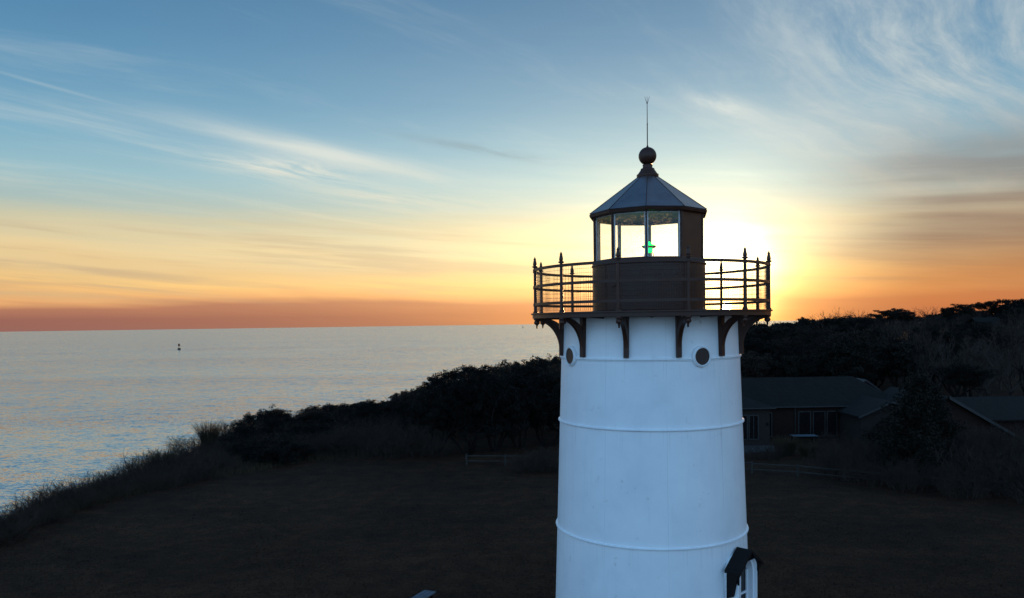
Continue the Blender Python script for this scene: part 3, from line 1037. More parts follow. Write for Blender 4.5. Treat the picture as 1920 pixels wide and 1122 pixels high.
H2 = thing('gabled_outbuilding', 'dark shingled building with broad gable behind the tall cedar at right', 'house', (0, 0, 0))
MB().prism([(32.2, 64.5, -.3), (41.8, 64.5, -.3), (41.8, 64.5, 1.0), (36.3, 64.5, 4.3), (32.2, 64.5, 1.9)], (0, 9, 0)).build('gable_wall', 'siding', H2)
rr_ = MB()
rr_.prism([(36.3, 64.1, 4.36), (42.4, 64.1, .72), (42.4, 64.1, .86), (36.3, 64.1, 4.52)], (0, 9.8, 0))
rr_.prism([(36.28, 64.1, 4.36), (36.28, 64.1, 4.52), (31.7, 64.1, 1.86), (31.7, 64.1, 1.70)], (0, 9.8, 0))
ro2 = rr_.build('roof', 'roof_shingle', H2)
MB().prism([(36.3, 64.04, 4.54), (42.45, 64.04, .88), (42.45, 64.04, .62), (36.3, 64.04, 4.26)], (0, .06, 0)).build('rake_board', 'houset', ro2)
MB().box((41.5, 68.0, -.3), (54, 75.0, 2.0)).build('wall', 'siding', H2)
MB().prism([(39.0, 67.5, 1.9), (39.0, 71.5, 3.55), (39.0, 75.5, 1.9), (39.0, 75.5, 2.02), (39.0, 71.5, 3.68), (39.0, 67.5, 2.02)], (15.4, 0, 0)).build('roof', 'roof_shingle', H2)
window(H2, 35.4, 36.2, 1.3, 2.6, 64.5)


def cottage(name, label, x, y, zb, w_, d_, hwall, hroof, wins, rz=0.0, arched=False):
    o = thing(name, label, 'house', (x, y, zb), rz)
    MB().box((-w_ / 2, -d_ / 2, -2.0), (w_ / 2, d_ / 2, hwall)).build('wall', 'siding', o)
    m_ = MB()
    ov = .35
    m_.prism([(-w_ / 2 - ov, -d_ / 2 - ov, hwall - .1), (-w_ / 2 - ov, 0, hwall + hroof), (-w_ / 2 - ov, d_ / 2 + ov, hwall - .1), (-w_ / 2 - ov, d_ / 2 + ov, hwall + .05), (-w_ / 2 - ov, 0, hwall + hroof + .15), (-w_ / 2 - ov, -d_ / 2 - ov, hwall + .05)], (w_ + 2 * ov, 0, 0))
    r_ = m_.build('roof', 'roof_shingle', o)
    MB().box((-w_ / 2 - ov, -d_ / 2 - ov - .05, hwall - .12), (w_ / 2 + ov, -d_ / 2 - ov - .003, hwall + .05)).build('gutter', 'houset', r_)
    for (a, b_, c, e) in wins:
        window(o, a, b_, c, e, -d_ / 2)
    if arched:
        ring_o = arch(1.45, .9, 1.6)
        ring_i = arch(1.2, .9, 1.6)
        f = MB()
        for j in range(1, len(ring_o) - 1):
            f.prism([(x_, -d_ / 2 - .12, z_) for x_, _, z_ in (ring_o[j], ring_o[j + 1], ring_i[j + 1], ring_i[j])], (0, .2, 0))
        f2 = f.build('arched_window', 'houset', o)
        MB().prism([(x_, -d_ / 2 - .05, z_) for x_, _, z_ in ring_i], (0, .04, 0)).build('pane', 'dark_glass', f2)
    return o


cottage('hilltop_house', 'small grey-roofed house with arched window among trees on the hilltop', 106.3, 172.0, 5.9, 7.4, 6.0, 3.0, 2.0, [(-3.0, -2.2, 1.0, 2.2), (2.2, 3.0, 1.0, 2.2)], 0.0, True)

# ------------------------------------------------------------------ fence and bench
FN = thing('split_rail_fence', 'weathered split-rail fence along the far edge of the lawn', 'fence', (0, 0, 0))
fpts = []
ctrl = np.array([(-3.7, 60.65), (-.84, 60.45), (8.3, 58.2), (17.4, 55.0), (20.7, 53.85), (26.55, 49.4), (30.0, 46.9)])
seg = np.hypot(*np.diff(ctrl, axis=0).T)
cum = np.concatenate([[0], np.cumsum(seg)])
npost = int(round(cum[-1] / 3.1)) + 1
for t_ in np.linspace(0, cum[-1], npost):
    fpts.append((np.interp(t_, cum, ctrl[:, 0]), np.interp(t_, cum, ctrl[:, 1])))
for x, y in fpts:
    lean = random.uniform(-.02, .02)
    MB().quadbox((x, y, gz(x, y) + .40), (.13, .13, 1.0), Euler((lean, lean, random.uniform(-.3, .3))).to_matrix()).build('post', 'fence', FN)
for (xa, ya), (xb, yb) in zip(fpts[:-1], fpts[1:]):
    for h in (.34, .76):
        j0, j1 = random.uniform(-.03, .03), random.uniform(-.03, .03)
        MB().tube((xa, ya, gz(xa, ya) + h + j0), (xb, yb, gz(xb, yb) + h + j1), .055, .045, 6).build('rail', 'fence', FN)

BN = thing('garden_bench', 'weathered grey plank bench on the lawn at the bottom edge', 'bench', (-3.886, 29.46, gz(-3.9, 29.5)), R(65))
for k_ in range(3):
    MB().box((-1.25, -.27 + k_ * .185, .43), (1.15, -.27 + k_ * .185 + .165, .47)).build('seat_plank', 'bench', BN)
for sx in (-.95, .9):
    for sy in (-.2, .22):
        MB().box((sx - .04, sy - .04, 0), (sx + .04, sy + .04, .43)).build('leg', 'black', BN)
    MB().box((sx - .03, -.16, .34), (sx + .03, .18, .428)).build('crossbar', 'black', BN)

# ------------------------------------------------------------------ buoy, distant boat
BU = thing('channel_buoy', 'dark navigation buoy floating alone on the sea at left', 'buoy', (-401.4, 932.7, -14))
MB().lathe([(.0, -.6), (1.4, -.6), (1.75, .2), (1.75, 1.5), (1.5, 1.75), (.0, 1.75)], 24).build('float', 'black', BU, 40)
for a in (0, 90, 180, 270):
    c_, s_ = math.cos(R(a + 45)), math.sin(R(a + 45))
    MB().tube((1.1 * c_, 1.1 * s_, 1.7), (.75 * c_, .75 * s_, 6.2), .10, .09, 6).build('strut', 'black', BU)
MB().box((-.85, -.85, 4.4), (.85, .85, 6.8)).build('daymark', 'black', BU)
MB().lathe([(.0, 6.8), (.25, 6.8), (.25, 7.4), (.0, 7.5)], 10).build('lantern', 'black', BU)
SH = thing('distant_sailboat', 'tiny sailboat on the horizon just left of the gallery', 'boat', (71.7, 5000, -14))
MB().prism([(-5, -1.5, .2), (5.5, -1.5, .2), (6.5, -1.5, 1.8), (-5, -1.5, 1.6)], (0, 3, 0)).build('hull', 'black', SH)
MB().tube((.3, 0, 1.6), (.3, 0, 17), .25, .15, 6).build('mast', 'black', SH)
MB().prism([(.5, -.1, 3), (4.2, -.1, 3.2), (.5, -.1, 16)], (0, .2, 0)).build('sail', 'fence', SH)

# ------------------------------------------------------------------ vegetation meshes
def prisms(segs, sides=3):
    """tapered prisms from rows (p0, p1, r0, r1)"""
    S_ = np.asarray(segs, float)
    p0, p1, r0, r1 = S_[:, 0:3], S_[:, 3:6], S_[:, 6], S_[:, 7]
    d = p1 - p0
    d /= np.maximum(np.linalg.norm(d, axis=1, keepdims=True), 1e-9)
    h = np.where(np.abs(d[:, 2:3]) < .9, np.array([[0, 0, 1.]]), np.array([[1., 0, 0]]))
    a = np.cross(d, h)
    a /= np.linalg.norm(a, axis=1, keepdims=True)
    c = np.cross(d, a)
    n_ = len(S_)
    V = np.zeros((n_, 2 * sides, 3))
    for j in range(sides):
        t_ = 2 * math.pi * j / sides
        o_ = a * math.cos(t_) + c * math.sin(t_)
        V[:, j] = p0 + o_ * r0[:, None]
        V[:, sides + j] = p1 + o_ * r1[:, None]
    base = (np.arange(n_) * 2 * sides)[:, None]
    F_ = []
    for j in range(sides):
        F_.append(np.concatenate([base + j, base + (j + 1) % sides, base + sides + (j + 1) % sides, base + sides + j], 1))
    return V.reshape(-1, 3), np.concatenate(F_, 0)


def unit(v):
    return v / max(1e-9, np.linalg.norm(v))


def grow(segs, tips, p, d, length, r, lvl, maxl, g, up=0.1, spread=.75, kids=(2, 4), wander=.18, shrink=.66):
    nseg = 4 if lvl < 2 else 3
    r1 = r * .62
    pts = [p]
    for i in range(nseg):
        d = unit(d + g.normal(0, wander, 3) + np.array([0, 0, up]))
        q_ = p + d * length / nseg
        ra = r + (r1 - r) * i / nseg
        rb = r + (r1 - r) * (i + 1) / nseg
        segs.append((*p, *q_, ra, rb, lvl))
        p = q_
        pts.append(p)
    if lvl >= maxl:
        tips.append((p, d))
        return
    for _ in range(g.integers(kids[0], kids[1] + 1)):
        i = g.integers(max(1, nseg - 2), nseg + 1)
        ax = unit(g.normal(0, 1, 3))
        nd = unit(d + np.cross(d, ax) * spread * g.uniform(.5, 1.2))
        grow(segs, tips, pts[i], nd, length * shrink * g.uniform(.75, 1.15), r1 * (.95 if i == nseg else .7), lvl + 1, maxl, g, up, spread, kids, wander, shrink)


def clumps(centres, rad_, per, size, g, flat=.6, outward=True):
    """leaf-sized triangles scattered through little clumps"""
    C_ = np.repeat(np.asarray(centres), per, axis=0)
    n_ = len(C_)
    u = g.normal(0, 1, (n_, 3))
    u /= np.linalg.norm(u, axis=1, keepdims=True)
    rr_ = rad_ * g.uniform(.35, 1.05, (n_, 1))
    pos_ = C_ + u * rr_ * np.array([1, 1, flat])
    a = g.normal(0, 1, (n_, 3)) + u * .6
    a /= np.linalg.norm(a, axis=1, keepdims=True)
    b_ = np.cross(a, g.normal(0, 1, (n_, 3)))
    b_ /= np.maximum(np.linalg.norm(b_, axis=1, keepdims=True), 1e-6)
    sz = size * g.uniform(.6, 1.4, (n_, 1))
    V = np.stack([pos_ - b_ * sz * .32, pos_ + b_ * sz * .32, pos_ + a * sz], 1).reshape(-1, 3)
    return V, np.arange(3 * n_).reshape(-1, 3)


VG = {}


def bare_tree(name, seed, h=8.0, wood='twig', low=1.6, maxl=5, spread=.8):
    g = np.random.default_rng(seed)
    segs, tips = [], []
    p = np.array([0, 0, -.3])
    r0 = h * .024
    p1 = np.array([g.normal(0, .1), g.normal(0, .1), low])
    segs.append((*p, *p1, r0 * 1.3, r0, 0))
    for k_ in range(g.integers(4, 6)):
        a = 2 * math.pi * k_ / 4.5 + g.uniform(-.4, .4)
        d = unit(np.array([math.cos(a) * .75, math.sin(a) * .75, g.uniform(.6, 1.3)]))
        grow(segs, tips, p1, d, h * .30, r0 * .62, 1, maxl, g, .10, spread, (2, 4), .2, .68)
    A = np.array(segs)
    A[:, :6] *= 1.0
    top = A[:, 5].max()
    A[:, :6] *= h / top
    thick = A[:, 8] <= 2
    v, f = prisms(A[thick][:, :8], 5)
    trunk = np_mesh('trunk', v, f, wood if wood != 'twig' else 'bark', 4)
    B = A[~thick].copy()
    B[:, 6:8] = np.maximum(B[:, 6:8], .007)
    v, f = prisms(B[:, :8], 3)
    crown = np_mesh('crown', v, f, wood, 4)
    VG[name] = (trunk, crown)


def pine(name, seed, h=8.0, width=3.4, base=.35, layers=9, flat=.45, mat='needle', per=62, size=.22, cone=False, crad=.55):
    g = np.random.default_rng(seed)
    segs = []
    cs = []
    p = np.array([0., 0., -.3])
    r = h * .022
    pts = [p]
    d = np.array([g.normal(0, .08), g.normal(0, .08), 1.0])
    for i in range(8):
        d = unit(d + g.normal(0, .07, 3) + np.array([0, 0, .15]))
        q_ = p + d * (h * .94 + .3) / 8
        segs.append((*p, *q_, r * (1 - i / 9), r * (1 - (i + 1) / 9)))
        p = q_
        pts.append(p)
    P_ = np.array(pts)
    zz = P_[:, 2]
    for L_ in range(layers):
        f_ = base + (1 - base) * (L_ + .3 * g.uniform()) / layers
        c = np.array([np.interp(f_ * h * .94, zz, P_[:, i]) for i in range(3)])
        if cone:
            wL = width * (1.04 - (L_ / layers)) ** .8
        else:
            wL = width * (.55 + .55 * math.sin(math.pi * min(1, (L_ + 1.2) / (layers + .6)))) * g.uniform(.75, 1.15)
        nb = int(g.integers(4, 7))
        for b_ in range(nb):
            a = 2 * math.pi * (b_ + g.uniform(-.35, .35)) / nb + L_ * .9
            ln = wL * g.uniform(.55, 1.1)
            rise = g.uniform(.1, .45) * ln * (1.3 if cone else .8)
            e = c + np.array([math.cos(a) * ln, math.sin(a) * ln, rise])
            m_ = (c + e) / 2 + np.array([0, 0, -.08 * ln])
            segs.append((*c, *m_, r * .33, r * .2))
            segs.append((*m_, *e, r * .2, r * .08))
            nc = max(2, int(ln / (crad * .75)))
            for j in range(nc):
                t_ = .35 + .7 * (j + g.uniform(-.2, .5)) / nc
                cs.append(c + (e - c) * t_ + g.normal(0, .16, 3))
    cs.append(P_[-1] + np.array([0, 0, .1]))
    v, f = prisms(np.array(segs), 6)
    trunk = np_mesh('trunk', v, f, 'bark', 4)
    v, f = clumps(cs, crad, per, size, g, flat)
    crown = np_mesh('crown', v, f, mat, 3)
    VG[name] = (trunk, crown)


def bushy_tree(name, seed, h=6.5, width=2.6, mat='leaf', clear=.28, n_=15000):
    g = np.random.default_rng(seed)
    segs, tips = [], []
    for k_ in range(g.integers(3, 6)):
        a = g.uniform(0, 2 * math.pi)
        p = np.array([math.cos(a) * .22, math.sin(a) * .22, -.2])
        d = unit(np.array([math.cos(a) * .45, math.sin(a) * .45, 1.0]))
        grow(segs, tips, p, d, h * .45, .11, 0, 2, g, .06, .7, (2, 3), .2, .7)
    A = np.array(segs)
    v, f = prisms(A[:, :8], 5)
    trunk = np_mesh('trunk', v, f, 'bark', 4)
    lobes = []
    for k_ in range(26):
        a = g.uniform(0, 2 * math.pi)
        t_ = g.uniform(0, 1)
        z = h * (clear + (1 - clear - .08) * t_)
        wr = width * math.sin(math.pi * (.18 + .72 * (t_ ** 1.0))) ** .8
        rr_ = wr * math.sqrt(g.uniform(.05, 1))
        lobes.append((math.cos(a) * rr_ * .85, math.sin(a) * rr_ * .85, z))
    L_ = np.array(lobes)
    # each lobe breaks up into small clumps
    sub = np.repeat(L_, 9, axis=0)
    sub = sub + g.normal(0, 1, sub.shape) * np.array([.42, .42, .32]) * h / 6.5
    sub = sub[sub[:, 2] < h]
    v, f = clumps(sub, .30 * h / 6.5, max(8, n_ // len(sub)), .15, g, .8)
    crown = np_mesh('crown', v, f, mat, 3)
    VG[name] = (trunk, crown)


def twig_shrub(name, seed, h=1.6, width=1.3, stems=46, mat='twig', maxl=3, thin=.008):
    g = np.random.default_rng(seed)
    segs, tips = [], []
    for k_ in range(stems):
        a = g.uniform(0, 2 * math.pi)
        rr_ = width * .35 * math.sqrt(g.uniform())
        p = np.array([math.cos(a) * rr_, math.sin(a) * rr_, -.15])
        lean = g.uniform(.05, .75)
        d = unit(np.array([math.cos(a) * lean, math.sin(a) * lean, 1.0]))
        grow(segs, tips, p, d, h * g.uniform(.35, .55), thin * 1.9, 0, maxl - 1, g, .03, .7, (2, 3), .2, .62)
    A = np.array(segs)
    top = np.quantile(A[:, 5], .995)
    A[:, :6] *= h / top
    A[:, 6:8] = np.maximum(A[:, 6:8], thin * .55)
    v, f = prisms(A[:, :8], 3)
    VG[name] = (np_mesh('stems', v, f, mat, 4), None)


def leafy_shrub(name, seed, h=1.8, width=1.6, mat='leaf', n_=5200, size=.10):
    g = np.random.default_rng(seed)
    segs, tips = [], []
    for k_ in range(12):
        a = g.uniform(0, 2 * math.pi)
        d = unit(np.array([math.cos(a) * .8, math.sin(a) * .8, 1.0]))
        grow(segs, tips, np.array([0, 0, -.15]), d, h * .5, .025, 0, 2, g, .05, .8, (2, 3), .2, .65)
    A = np.array(segs)
    A[:, :6] *= np.array([width / 1.5, width / 1.5, 1] * 2)
    A[:, [2, 5]] *= h / A[:, 5].max()
    v, f = prisms(A[:, :8], 3)
    st = np_mesh('stems', v, f, 'bark', 4)
    T_ = A[A[:, 8] >= 1][:, 3:6]
    T_ = T_[g.integers(0, len(T_), 130)]
    v, f = clumps(T_ + g.normal(0, .06, T_.shape), .22, n_ // 130, size, g, .85)
    VG[name] = (st, np_mesh('foliage', v, f, mat, 3))


def reed_clump(name, seed, h=2.2, width=.7, n_=420, mat='reed'):
    g = np.random.default_rng(seed)
    segs = []
    for k_ in range(n_):
        a = g.uniform(0, 2 * math.pi)
        rr_ = width * .45 * math.sqrt(g.uniform())
        p = np.array([math.cos(a) * rr_, math.sin(a) * rr_, -.1])
        ln = h * g.uniform(.55, 1.05)
        lean = g.uniform(0, .32)
        d = unit(np.array([math.cos(a) * lean, math.sin(a) * lean, 1]))
        m_ = p + d * ln * .6
        e = m_ + unit(d + np.array([math.cos(a) * lean, math.sin(a) * lean, -.1])) * ln * .4
        segs.append((*p, *m_, .009, .008))
        segs.append((*m_, *e, .008, .004))
    v, f = prisms(np.array(segs), 3)
    VG[name] = (np_mesh('stalks', v, f, mat, 4), None)


for i in range(3):
    bare_tree('bare%d' % i, 20 + i, 8.0)
bare_tree('pale0', 31, 8.5, 'palebark', 1.2, 5, .9)
for i in range(3):
    pine('pine%d' % i, 40 + i, 8.0, 2.6, .5, 7, .5)
pine('flatpine0', 51, 8.0, 3.4, .66, 4, .42)
pine('flatpine1', 52, 8.0, 3.0, .62, 5, .42)
for i in range(2):
    pine('cedar%d' % i, 60 + i, 7.6, 2.5, .10, 15, .9, 'needle', 48, .17, True, .42)
for i in range(3):
    bushy_tree('bushy%d' % i, 70 + i)
bushy_tree('oak0', 76, 6.5, 2.8, 'oak', .22, 11000)
for i in range(4):
    twig_shrub('twig%d' % i, 80 + i)
for i in range(2):
    twig_shrub('bigtwig%d' % i, 90 + i, 2.8, 2.8, 70, 'twig', 4, .009)
for i in range(3):
    leafy_shrub('leafy%d' % i, 95 + i)
for i in range(2):
    reed_clump('reed%d' % i, 110 + i)
reed_clump('plume0', 115, 1.6, 1.2, 520)


def plant(kind, name, label, cat, x, y, hscale, group=None, wscale=None, rz=None, zoff=0.0):
    a, b_ = VG[kind]
    ws = hscale if wscale is None else wscale
    o = thing(name, label, cat, (x, y, gz(x, y) + zoff), random.uniform(0, 6.28) if rz is None else rz, group)
    o.scale = (ws, ws, hscale)
    link(a.name.split('.')[0], a, o)
    if b_ is not None:
        link(b_.name.split('.')[0], b_, o)
    return o


def scatter(poly, n_, mind, tries=6000):
    poly = np.array(poly, float)
    lo, hi = poly.min(0), poly.max(0)
    out = []
    for _ in range(tries):
        p = (random.uniform(lo[0], hi[0]), random.uniform(lo[1], hi[1]))
        c = False
        j = len(poly) - 1
        for i in range(len(poly)):
            if (poly[i][1] > p[1]) != (poly[j][1] > p[1]) and p[0] < (poly[j][0] - poly[i][0]) * (p[1] - poly[i][1]) / (poly[j][1] - poly[i][1]) + poly[i][0]:
                c = not c
            j = i
        if not c or any((p[0] - q_[0]) ** 2 + (p[1] - q_[1]) ** 2 < mind * mind for q_ in out):
            continue
        out.append(p)
        if len(out) >= n_:
            break
    return out


# --- scrub along the bluff, near end (left)
for i, (x, y) in enumerate(scatter([(-30.6, 34), (-26.9, 34), (-26.2, 44), (-25.4, 50), (-22.2, 55.6), (-24, 60), (-30.4, 60)], 62, 1.15)):
    kd = random.choice(['twig0', 'twig1', 'twig2', 'twig3', 'twig1', 'twig0', 'twig2'])
    sc = random.uniform(.62, 1.02)
    lk = {'twi': 'leafless wiry scrub plant', 'ree': 'straw-coloured grassy scrub tuft', 'lea': 'dark leafy scrub plant'}[kd[:3]]
    ed = 'on the outer rim' if x < -28.4 else ('bordering the lawn' if x > -26.9 + max(0, (y - 50) * .6) else 'inside the strip')
    zn = 'at the left picture edge' if y < 43 else ('lower left' if y < 51 else 'where the bluff widens')
    plant(kd, 'scrub_shrub', '%s%s %s, %s' % ('taller ' if sc > .82 else 'low ', lk, ed + ' of the bluff', zn.replace('at the left picture edge', 'far left')), 'shrub', x, y, sc, 'scrub on the near bluff edge', sc * random.uniform(1.0, 1.5))
# --- scrub, middle stretch up to the dark trees
for i, (x, y) in enumerate(scatter([(-24, 57.5), (-18.8, 61), (-15.5, 63.5), (-13.5, 70), (-15, 92), (-25.5, 95.5), (-30, 80), (-30.2, 60)], 88, 1.7)):
    kd = random.choice(['twig0', 'twig2', 'leafy0', 'leafy1', 'leafy2', 'leafy0', 'bigtwig0'])
    sc = random.uniform(.75, 1.15)
    if x / y < -.355 and kd[0] == 'l':
        kd = random.choice(['twig1', 'twig3'])
    if kd.startswith('big'):
        sc *= .55
    lk = {'twi': 'leafless tangled thicket shrub', 'big': 'broad leafless thicket shrub', 'lea': 'dense dark-leaved thicket shrub'}[kd[:3]]
    zn = 'on the bluff rim against the sea' if coast_dist(np.array([x]), np.array([y]))[0] < 2.6 else ('bordering the lawn' if y < 64 else ('behind the grey shrubs' if x > -17 else 'in the middle of the thicket'))
    zy = 'nearer end' if y < 68 else ('middle stretch' if y < 81 else 'far end')
    plant(kd, 'thicket_shrub', '%s%s %s, %s' % ('taller ' if sc > .95 else 'low ', lk, zn, zy), 'shrub', x, y, sc, 'thicket shrubs left of centre', sc * random.uniform(1.1, 1.5))
plant('reed1', 'reed_clump', 'tall feathery reed clump standing up against the sea', 'reeds', -28.3, 71.6, 1.22, wscale=1.6)
plant('reed0', 'reed_clump', 'shorter reed tuft on the bluff below the tall reed clump', 'reeds', -27.6, 60.5, .75, wscale=1.5)
# --- big grey round shrubs at the far lawn edge
for i, (x, y, s_) in enumerate(sorted([(-15.3, 65.4, .92), (-12.9, 64.2, 1.05), (-10.4, 63.9, 1.12), (-8.2, 64.1, 1.0), (-13.6, 67.8, 1.1), (-10.8, 67.3, 1.2), (-6.6, 64.6, .8), (-17.6, 64.2, .8), (-19.3, 62.8, .7)])):
    plant('bigtwig%d' % (i % 2), 'grey_shrub', 'rounded leafless grey shrub at the far lawn edge, %s from the left' % ['first', 'second', 'third', 'fourth', 'fifth', 'sixth', 'seventh', 'eighth', 'ninth'][i], 'shrub', x, y, s_, 'grey shrubs at the far lawn edge', s_ * 1.15)
for i, (x, y, s_) in enumerate([(.9, 57.5, .50), (1.9, 57.6, .60), (2.9, 57.6, .66), (4.6, 57.4, .62)]):
    plant('bigtwig%d' % (i % 2), 'grey_shrub', 'low leafless shrub at the lawn edge beside the tower, %s from the left' % ['first', 'second', 'third', 'fourth'][i], 'shrub', x, y, s_, 'low shrubs beside the tower', s_ * 1.3)
# --- dark multi-stemmed trees behind the fence
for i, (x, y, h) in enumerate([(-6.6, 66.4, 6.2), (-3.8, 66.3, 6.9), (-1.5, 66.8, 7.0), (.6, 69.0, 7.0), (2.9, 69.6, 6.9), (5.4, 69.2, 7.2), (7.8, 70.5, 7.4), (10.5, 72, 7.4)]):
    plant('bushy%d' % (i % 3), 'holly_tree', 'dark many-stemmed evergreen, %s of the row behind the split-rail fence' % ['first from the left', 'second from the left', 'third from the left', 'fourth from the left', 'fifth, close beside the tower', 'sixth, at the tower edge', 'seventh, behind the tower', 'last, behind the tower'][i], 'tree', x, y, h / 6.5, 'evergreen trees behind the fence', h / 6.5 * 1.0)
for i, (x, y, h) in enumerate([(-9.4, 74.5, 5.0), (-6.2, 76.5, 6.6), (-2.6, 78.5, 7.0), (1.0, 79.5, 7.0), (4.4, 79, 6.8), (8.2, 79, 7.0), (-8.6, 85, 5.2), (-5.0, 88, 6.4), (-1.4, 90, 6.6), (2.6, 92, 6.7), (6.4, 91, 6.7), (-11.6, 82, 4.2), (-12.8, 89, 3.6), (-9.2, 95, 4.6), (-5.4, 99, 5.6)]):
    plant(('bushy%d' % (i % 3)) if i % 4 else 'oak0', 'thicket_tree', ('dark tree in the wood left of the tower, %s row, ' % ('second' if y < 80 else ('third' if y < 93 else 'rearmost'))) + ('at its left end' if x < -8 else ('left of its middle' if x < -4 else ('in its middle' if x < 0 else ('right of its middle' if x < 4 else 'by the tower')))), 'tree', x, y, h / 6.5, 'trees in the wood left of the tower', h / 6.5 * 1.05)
sil_s = [-.36, -.317, -.248, -.179, -.138, -.11, -.076, -.041, 0.0, .06]
sil_v = [183, 157.5, 146, 137.5, 126.5, 104.5, 79.5, 70.5, 65, 56]
for i, (x, y) in enumerate(scatter([(-24.5, 84), (-13, 70), (-8.5, 71), (-9, 98), (-16, 102.5), (-23, 94)], 34, 1.9)):
    top = 11 - np.interp(x / y, sil_s, sil_v) / 1450.0 * y
    h = (top - gz(x, y)) * random.uniform(.80, 1.0)
    if h < 1.0:
        continue
    kd = ['bushy0', 'bushy1', 'oak0', 'bare1', 'bushy2', 'bare0'][i % 6]
    lk = {'bus': 'dark low evergreen', 'oak': 'brown-leaved low tree', 'bar': 'leafless low tree'}[kd[:3]]
    zn = 'at its seaward foot' if x < -19 else ('halfway up' if x < -14 else 'near its top')
    sc = h / {'bus': 6.5, 'oak': 6.5, 'bar': 8.0}[kd[:3]]
    plant(kd, 'slope_shrub', '%s on the slope beside the wood, %s, %s' % (lk, zn, 'front' if y < 84 else 'rear'), 'tree', x, y, sc, 'low trees on the rising slope', max(sc, .55) * random.uniform(1.0, 1.3))
# --- far slope running down to the sea behind them
far = [p for p in scatter([(-9, 100), (12, 96), (24, 120), (28, 180), (14, 164), (2, 139), (-7, 118), (-15, 104)], 64, 2.7)]
far = [p for p in far if not (abs(p[0] - p[1] * -.0107) < 2.6 and p[1] < 112) and math.hypot(p[0] + 1.2, p[1] - 112) > 4.6]
for i, (x, y) in enumerate(far):
    s_ = x / y
    lim = 11 - np.interp(s_, [-.12, -.075, -.04, -.005, .03, .066, .2], [118, 82, 72, 67, 61, 56, 40]) / 1450 * y
    h = min(max(1.2, lim - gz(x, y)) * random.uniform(.72, 1.0), 6.0)
    kd = random.choice(['bushy0', 'bushy1', 'bushy2', 'bare0', 'bare1', 'leafy0'])
    sc = h / {'bus': 6.5, 'bar': 8.0, 'lea': 1.8}[kd[:3]]
    plant(kd, 'slope_tree', 'low wind-cut tree on the far slope above the sea', 'tree', x, y, sc, 'wind-cut trees on the far slope', sc * random.uniform(1.0, 1.35) if kd[0] != 'l' else sc * .8)

# --- right: cedar, shrubs at the lawn edge, plumes by the house
plant('cedar0', 'cedar_tree', 'tall dark cedar with ragged crown in front of the right-hand roofs', 'tree', 26.9, 52.6, 1.0, wscale=1.12)
plant('cedar1', 'cedar_tree', 'smaller dark cedar close behind the tall ragged cedar', 'tree', 31.0, 56.4, .84, wscale=.95)
for i, (x, y) in enumerate(scatter([(22.2, 52.6), (25.0, 48.0), (26.6, 46.6), (31, 44.2), (36, 44.6), (38, 60), (30, 61.5), (24.5, 60.5)], 44, 1.8)):
    near = x > 29
    kd = random.choice(['bigtwig0', 'bigtwig1', 'twig1', 'twig2'])
    sc = random.uniform(.85, 1.15) * (1.1 if near else .82)
    if kd.startswith('twig'):
        sc *= 1.5
    plant(kd, 'hedge_shrub', (('broad' if kd[0] == 'b' else 'narrow') + ' leafless shrub in the overgrown hedge right of the cedar, ' + ('front' if y < 48.5 else ('middle' if y < 53.5 else 'back')) + (' row' if x < 32.5 else ' row by the edge') if near else ('broad' if kd[0] == 'b' else 'narrow') + ' leafless shrub left of the cedar, ' + ('in front of the fence' if y < 50.5 else ('behind the fence' if y < 55.5 else 'before the house wall')) + (', outermost' if x < 25.5 else '')), 'shrub', x, y, sc, 'shrubs right of the cedar' if near else 'shrubs in front of the house', sc * 1.15)
for i, (x, y, s_) in enumerate([(22.1, 62.6, 1.05), (23.6, 61.6, .85)]):
    plant('plume0', 'ornamental_grass', ('pale dry ornamental grass clump by the patio, taller of two' if i == 0 else 'pale dry ornamental grass clump by the patio, shorter of two'), 'grass clump', x, y, s_, wscale=s_ * 1.2)
for i, (x, y) in enumerate([(19.2, 61.2), (20.3, 60.8), (21.0, 61.8)]):
    plant('twig%d' % i, 'patio_shrub', 'small brown shrub between the patio and the fence', 'shrub', x, y, .8, 'small shrubs below the patio', 1.0)

# --- wooded hill behind the houses
LINE_S = [.26, .30, .335, .37, .40, .43, .47, .50, .54, .58, .62, .66, .75]
LINE_Z = [11.5, 11.5, 11.2, 11.6, 12.3, 12.9, 12.6, 13.0, 13.0, 14.0, 14.7, 15.1, 15.6]


def lim_z(x, y):
    return 11 + (np.interp(x / y, LINE_S, LINE_Z) - 11) * y / 190.0


ridge = [(.300, 'bare0', .9), (.312, 'oak0', .85), (.322, 'bare2', .95), (.334, 'bare1', .9), (.345, 'oak0', .9), (.357, 'bushy1', .95), (.368, 'bare1', .92), (.377, 'pine2', .98), (.386, 'oak0', .9), (.396, 'bare2', .95),
         (.408, 'bushy0', .86), (.418, 'bare0', 1.0), (.430, 'bare1', 1.06), (.442, 'bare2', 1.0), (.452, 'oak0', .9), (.463, 'bare0', .92), (.473, 'bushy2', .88), (.486, 'flatpine0', 1.0), (.502, 'flatpine1', 1.03), (.516, 'pine1', .93),
         (.528, 'bare1', 1.0), (.540, 'bare2', 1.05), (.552, 'bushy1', .96), (.564, 'pine0', 1.0), (.574, 'bushy2', .97), (.586, 'flatpine1', 1.0), (.598, 'oak0', .93), (.610, 'bare1', .95), (.622, 'flatpine0', 1.0), (.634, 'bushy0', .95), (.646, 'flatpine1', 1.02), (.657, 'pine2', 1.02), (.668, 'pine1', 1.03), (.682, 'bushy1', 1.0)]
HT = {'bar': 8.0, 'oak': 6.5, 'bus': 6.5, 'pin': 8.0, 'fla': 8.0, 'pal': 8.5, 'ced': 7.6}
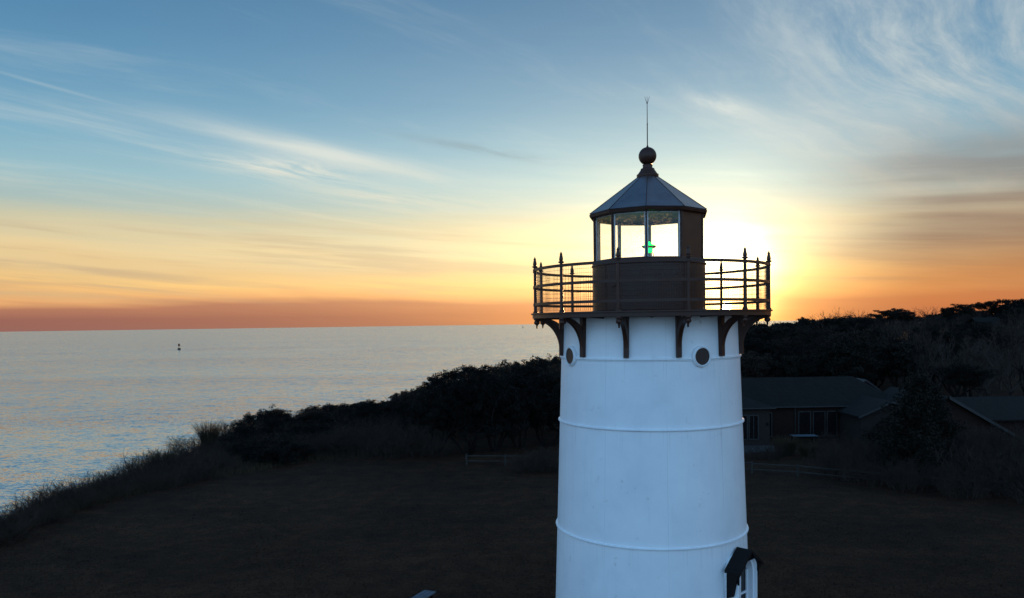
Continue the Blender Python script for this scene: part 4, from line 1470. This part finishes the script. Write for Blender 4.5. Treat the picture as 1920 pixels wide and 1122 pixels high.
TXT = {'bar': ('leafless tree fine-branched against the sunset on the ridge', 'leafless ridge trees'), 'oak': ('brown-leaved low tree on the dark ridge line', 'brown ridge trees'),
       'bus': ('round dense tree on the dark ridge line', 'dense ridge trees'), 'pin': ('dark pine standing above the ridge line', 'ridge pines'), 'fla': ('flat-topped dark pine silhouetted on the ridge', 'flat-topped ridge pines')}
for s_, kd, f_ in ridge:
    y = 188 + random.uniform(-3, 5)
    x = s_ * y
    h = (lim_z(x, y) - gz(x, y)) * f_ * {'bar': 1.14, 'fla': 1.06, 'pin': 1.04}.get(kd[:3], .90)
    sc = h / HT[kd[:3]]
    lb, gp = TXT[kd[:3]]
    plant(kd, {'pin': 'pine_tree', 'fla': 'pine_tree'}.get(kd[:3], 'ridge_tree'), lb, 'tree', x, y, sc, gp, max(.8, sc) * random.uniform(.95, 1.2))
for i, s_ in enumerate(np.linspace(.305, .70, 40)):
    y = 203 + random.uniform(-3, 5)
    x = s_ * y
    h = (lim_z(x, y) - gz(x, y)) * random.uniform(.74, .88)
    kd = ['bushy0', 'oak0', 'bushy1', 'bushy2'][i % 4]
    zn = 'near the tower' if s_ < .40 else ('left of the flat-topped pines' if s_ < .48 else ('right of the flat-topped pines' if s_ < .58 else 'by the hilltop house'))
    plant(kd, 'ridge_tree', ('brown-leaved' if kd[0] == 'o' else 'dense dark') + ' tree filling the ridge line behind, ' + zn, 'tree', x, y, h / 6.5, 'trees filling the ridge', max(.9, h / 6.5) * random.uniform(1.1, 1.4))
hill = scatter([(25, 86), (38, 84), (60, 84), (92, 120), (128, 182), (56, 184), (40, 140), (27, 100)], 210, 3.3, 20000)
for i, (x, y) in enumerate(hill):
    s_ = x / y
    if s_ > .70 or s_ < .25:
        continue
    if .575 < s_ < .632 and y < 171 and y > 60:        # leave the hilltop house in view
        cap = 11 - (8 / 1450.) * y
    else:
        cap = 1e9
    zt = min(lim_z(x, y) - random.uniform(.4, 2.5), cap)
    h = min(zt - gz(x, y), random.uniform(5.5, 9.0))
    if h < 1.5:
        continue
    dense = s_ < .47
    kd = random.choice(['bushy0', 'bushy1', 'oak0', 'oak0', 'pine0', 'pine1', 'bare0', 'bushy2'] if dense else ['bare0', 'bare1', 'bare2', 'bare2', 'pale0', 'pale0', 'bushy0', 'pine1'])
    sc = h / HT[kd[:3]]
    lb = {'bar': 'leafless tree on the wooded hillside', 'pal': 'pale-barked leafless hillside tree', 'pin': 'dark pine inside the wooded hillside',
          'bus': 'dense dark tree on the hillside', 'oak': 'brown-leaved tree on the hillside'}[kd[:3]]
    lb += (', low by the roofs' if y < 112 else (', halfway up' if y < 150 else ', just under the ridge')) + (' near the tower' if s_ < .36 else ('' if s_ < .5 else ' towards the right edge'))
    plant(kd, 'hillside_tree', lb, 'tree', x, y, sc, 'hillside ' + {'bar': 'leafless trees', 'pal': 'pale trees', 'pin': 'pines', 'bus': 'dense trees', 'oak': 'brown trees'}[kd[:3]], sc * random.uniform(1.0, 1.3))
plant('pale0', 'spreading_tree', 'wide pale-limbed leafless tree above the right-hand roof', 'tree', 57.0, 97.0, 1.05, wscale=1.5)
plant('flatpine1', 'roadside_pine', 'lone dark pine with bare trunk just above the right-hand roof', 'tree', 49.5, 84.0, .74, wscale=.95)

# --- grass tufts and low ground cover
g = np.random.default_rng(5)
n_ = 70000
yy = 24 + 42 * g.uniform(0, 1, n_) ** 1.3
xx = g.uniform(-.70, .70, n_) * yy
d_ = coast_dist(xx, yy)
kp = d_ > 1.0
xx, yy = xx[kp], yy[kp]
zz = ground_z(xx, yy)
n_ = len(xx)
ang = g.uniform(0, 2 * math.pi, n_)
hh = g.uniform(.03, .10, n_)
wd_ = g.uniform(.010, .022, n_)
lean = g.normal(0, .05, (n_, 2))
P0 = np.stack([xx - wd_ * np.cos(ang), yy - wd_ * np.sin(ang), zz - .01], 1)
P1 = np.stack([xx + wd_ * np.cos(ang), yy + wd_ * np.sin(ang), zz - .01], 1)
P2 = np.stack([xx + lean[:, 0], yy + lean[:, 1], zz + hh], 1)
me = np_mesh('lawn_grass', np.stack([P0, P1, P2], 1).reshape(-1, 3), np.arange(3 * n_).reshape(-1, 3), 'lawn', 3)
tag(link('lawn_grass', me), 'short dry grass blades across the dark lawn', 'grass', kind='stuff')

n_ = 60000
t_ = g.uniform(0, 1, n_)
yy = 33 + 70 * t_
xl = np.interp(yy, [30, 60, 80, 95, 103], [-30.4, -30.4, -31, -26.5, -20])
xr = np.interp(yy, [30, 44, 50, 56, 62, 66, 103], [-27.2, -26.4, -25.6, -22.4, -16.5, -9, 5])
xx = xl + (xr - xl) * g.uniform(0, 1, n_)
zz = ground_z(xx, yy)
ang = g.uniform(0, 2 * math.pi, n_)
hh = g.uniform(.15, .75, n_)
wd_ = g.uniform(.008, .020, n_)
lean = g.normal(0, .16, (n_, 2))
P0 = np.stack([xx - wd_ * np.cos(ang), yy - wd_ * np.sin(ang), zz - .02], 1)
P1 = np.stack([xx + wd_ * np.cos(ang), yy + wd_ * np.sin(ang), zz - .02], 1)
P2 = np.stack([xx + lean[:, 0], yy + lean[:, 1], zz + hh], 1)
me = np_mesh('bluff_grass', np.stack([P0, P1, P2], 1).reshape(-1, 3), np.arange(3 * n_).reshape(-1, 3), 'reed', 3)
tag(link('bluff_grass', me), 'rough dead grass filling the scrub along the bluff', 'grass', kind='stuff')
